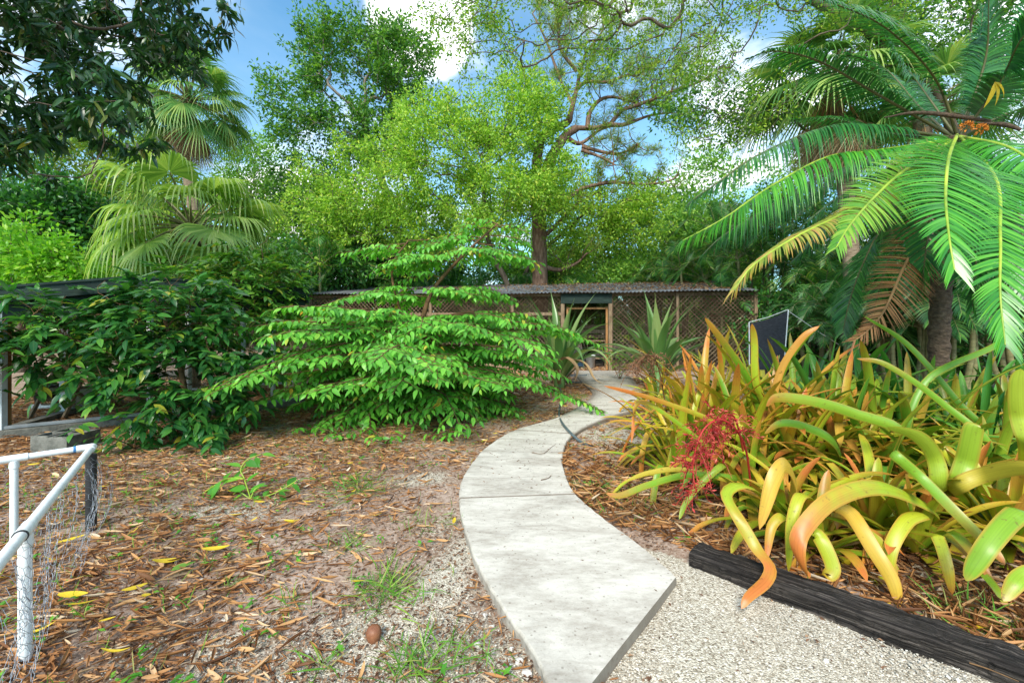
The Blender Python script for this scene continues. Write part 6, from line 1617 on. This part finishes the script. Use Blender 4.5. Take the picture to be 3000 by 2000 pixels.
# litter scraps on the slab
mb = MB(); r = RNG(305); n = 4500
x = r.uniform(-.6, 3.5, n); y = 1.7 + 10 * r.uniform(size=n); ok = on_path(x, y) & (r.uniform(size=n) < smooth(2.2, 6, y) * .9 + .12); x, y = x[ok], y[ok]; n = len(x)
scatter(mb, tpl_diamond(.25, .3), np.column_stack([x, y, np.full(n, PZ + .003)]), r.normal(size=(n, 3)) * [1, 1, .02], A(0, 0, 1) + r.normal(size=(n, 3)) * .15, r.uniform(.008, .035, n))
tag(mb.build('leaf_crumbs', M['mulch']), kind='stuff')

# yellow fallen leaves
yl = [litter_tpl(.5, .35, .26, 6), litter_tpl(.8, .6, .24, 6), litter_tpl(.35, .2, .3, 6)]
protos = []
r = RNG(306)
hand = [(632, 1608, .17, .35), (490, 1645, .17, .55), (285, 1462, .09, .9), (395, 1722, .12, .6), (335, 1910, .12, .25), (215, 1742, .17, .1), (235, 1770, .15, .6), (150, 1640, .12, .15), (210, 1580, .16, .6), (690, 1508, .10, .2), (855, 1530, .12, 1.0), (760, 1470, .1, .1), (635, 1385, .07, 1.4), (510, 1388, .1, .6), (1330, 1525, .09, 1.5), (100, 1360, .12, .2), (110, 1850, .14, .7), (15, 1690, .15, .4), (905, 1470, .12, .0), (1010, 1525, .06, 1.2), (745, 1520, .06, 1.3), (393, 1555, .08, 1.5), (305, 1425, .09, .2), (590, 1320, .1, .3), (1150, 1270, .1, .2), (2560, 1775, .17, -.3), (2480, 1650, .14, .5), (2870, 1840, .15, .1), (1655, 1190, .1, 0), (1510, 1205, .09, .1), (1420, 1290, .1, .6), (1450, 1270, .09, .5), (1100, 1300, .08, .7), (330, 1365, .1, .1), (60, 1560, .12, .5)]
for j in range(40):
    q = sample_litter(1, r, -5, -.1, 2.0, 7)[0]; hand.append((q[0] / q[1] * F + CX, CY + H * F / q[1], r.uniform(.05, .11), r.uniform(-.5, 1.5)))
for j, (u, v, s, a) in enumerate(hand):
    loc = G(u, v, .035)
    if j < 3:
        Vt, Ft, Ut = yl[j]; mb = MB(); mb.add(Vt, Ft, Ut); o = mb.build('fallen_leaf', M['yellow']); protos.append(o)
    else: o = protos[j % 3].copy(); COL.objects.link(o)
    s = s * .85; o.location = loc; o.scale = (s * r.uniform(.7, 1.1), s, s); o.rotation_euler = (r.uniform(-.25, .25), r.uniform(-.4, .4), a - pi / 2 + r.uniform(-.1, .1))
    tag(o, 'yellow fallen leaf lying on the brown leaf litter', 'fallen leaf', 'yellow fallen leaves')
loc = G(500, 1672, .03); mb = MB(); mb.add(*tpl_leaf(5, .5, .15, .1)); o = mb.build('fallen_leaf', M['far']); o.location = loc; o.scale = (.12,) * 3; o.rotation_euler = (.1, 0, -.6); tag(o, 'pale green fallen leaf among the brown litter', 'fallen leaf')

# grass tufts: each a thing
def tuft(u, v, n, h, label, seed, spread=.12, mat='grass'):
    r = RNG(seed); b = G(u, v); mb = MB()
    p = b + np.column_stack([r.normal(size=(n, 2)) * spread, np.zeros(n)]); d = nrm(np.column_stack([r.normal(size=(n, 2)) * .75 + (p - b)[:, :2] * 3, np.full(n, .8)]))
    scatter(mb, tpl_leaf(3, .045, .2, .55, 'lance'), p, d, A(0, 0, 1) + r.normal(size=(n, 3)) * .4 + d * .2, h * r.uniform(.5, 1.2, n))
    return tag(mb.build('grass_tuft', M[mat], org=b), label, 'grass', 'grass tufts')
for t in ((1145, 1735, 130, .15, 'bushy green grass tuft on bare soil left of the path', 1, .09), (1045, 1430, 150, .16, 'yellow green grass tuft beside the pale gravel patch by the shrub', 2, .13), (1300, 1950, 80, .15, 'wispy grass tuft beside the path near the bottom edge', 3, .09), (1210, 1970, 60, .15, 'dry edged grass tuft left of the wispy one at the bottom edge', 4, .07),
          (1755, 1430, 110, .13, 'green grass tuft against the right curve of the path', 5, .12), (1680, 1165, 260, .12, 'low bright grass patch between lily and path', 6, .17), (1490, 1225, 140, .12, 'small grass patch left of the upper slabs', 7, .15), (1250, 1530, 60, .11, 'sparse grass tuft left of the path joint', 8, .10), (1030, 1600, 60, .12, 'thin grass tuft in the middle of the litter', 9, .08),
          (2860, 1820, 160, .13, 'fresh green grass tuft behind the timber at lower right', 10, .12), (2960, 1880, 120, .12, 'fresh grass at the right end of the timber', 11, .10), (845, 1775, 24, .12, 'single grass sprout on the bare limestone ground', 12, .02), (660, 1720, 12, .1, 'tiny grass sprout amid the litter', 13, .015), (945, 1960, 20, .14, 'tall grass sprout by the bottom edge on bare ground', 14, .02),
          (1830, 1360, 60, .11, 'small grass tuft near the hose end', 15, .12), (1840, 1480, 90, .12, 'grass strip along the right edge of the lower slab', 16, .12), (1340, 1190, 120, .12, 'shaded grass patch beyond the shrub on the path side', 17, .15)):
    tuft(*t)
# weeds scattered in the litter: uncounted ground cover
mb = MB(); r = RNG(307)
xy = sample_litter(420, r, -5, 1.2, 1.6, 8)
for k in range(len(xy)):
    n = r.integers(4, 9); az = r.uniform(0, 6.28, n); d = np.column_stack([np.cos(az), np.sin(az), r.uniform(.1, .6, n)])
    scatter(mb, tpl_leaf(2, .5, .15, .2), np.column_stack([np.repeat(xy[k][None], n, 0) + r.normal(size=(n, 2)) * .025, np.full(n, .03)]), d, A(0, 0, 1) + r.normal(size=(n, 3)) * .2, r.uniform(.02, .045, n))
tag(mb.build('weeds', M['weed']), kind='stuff')
mb = MB(); xy = np.vstack([sample_litter(1400, r, -5, 1.6, 1.6, 8), np.column_stack([r.normal(-3.2, .5, 500), r.normal(3.2, .5, 500)])]); n = len(xy)
scatter(mb, tpl_leaf(3, .05, .2, .5, 'lance'), np.column_stack([xy, np.full(n, .01)]), np.column_stack([r.normal(size=(n, 2)) * .6, np.ones(n)]), r.normal(size=(n, 3)), r.uniform(.04, .10, n))
tag(mb.build('grass', M['grass']), kind='stuff')

# nut, stones, sticks, big curled leaf
c = G(1095, 1858, .03); mb = MB(); t = np.linspace(0, pi, 12); lathe(mb, c, np.stack([np.maximum(np.sin(t) ** .9, .001) * .034, -np.cos(t) * .040 + .008 * np.sin(t) ** 2], -1), 18)
tag(mb.build('fallen_nut', M['nut'], org=c), 'round brown nut on bare soil below the grass tuft', 'nut')
r = RNG(308)
for j, (u, v, s) in enumerate(((1400, 1888, .020), (1520, 1935, .022), (1545, 1975, .026), (640, 1910, .012), (660, 1812, .018), (590, 1698, .012), (1690, 1850, .010), (2420, 1935, .014), (1420, 1800, .014), (1440, 1835, .012), (1500, 1900, .013), (900, 1910, .012), (880, 1968, .018))):
    b = G(u, v, .004); mb = MB(); n1 = 10; V_, F_ = [], []
    d = nrm(r.normal(size=(40, 3))); 
    bm_p = bpy.data.meshes.new('stone')
    import bmesh
    bm = bmesh.new(); bmesh.ops.create_icosphere(bm, subdivisions=2, radius=1)
    ph = r.uniform(0, 6, 3)
    for vv in bm.verts:
        q = np.array(vv.co); q = q * (1 + .18 * math.sin(q[0] * 3 + ph[0]) + .14 * math.sin(q[1] * 4 + ph[1])) * A(1, .75, .55); vv.co = q * s
    bm.to_mesh(bm_p); bm.free(); bm_p.materials.append(M['stone']); o = bpy.data.objects.new('stone', bm_p); COL.objects.link(o); o.location = b; o.rotation_euler = (0, 0, r.uniform(0, 6))
    tag(o, 'pale limestone pebble larger than the gravel round it', 'stone', 'loose pale stones')
def stick(pts, rad, label, z=.02, mat='twig'):
    q = [G(u, v, z + .004 * (i_ % 2)) for i_, (u, v) in enumerate(pts)]; mb = MB(); tube(mb, catmull(q, 20), np.linspace(rad, rad * .5, 20), 6); tag(mb.build('stick', M[mat], org=q[0]), label, 'stick', 'fallen sticks')
stick([(708, 1918), (740, 1870), (772, 1838), (800, 1815)], .006, 'long thin stick tipped with a curled leaf on bare ground')
stick([(1558, 1325), (1590, 1328), (1612, 1312), (1628, 1300)], .003, 'forked hair thin twig on the pale slab above the joint', PZ + .006)
stick([(1585, 1405), (1605, 1400), (1615, 1392)], .004, 'short dark twig on the slab just above the joint', PZ + .006)
stick([(250, 1705), (280, 1715), (305, 1722)], .003, 'thin grey twig near the fence post')
stick([(640, 1830), (700, 1800), (740, 1785)], .0025, 'fine straight twig on the mulch')
stick([(950, 1590), (985, 1610), (1030, 1605)], .004, 'bent brown twig in mid litter')
stick([(2840, 1940), (2900, 1960), (2985, 1995)], .003, 'pale twig resting on the end of the black timber', .16)
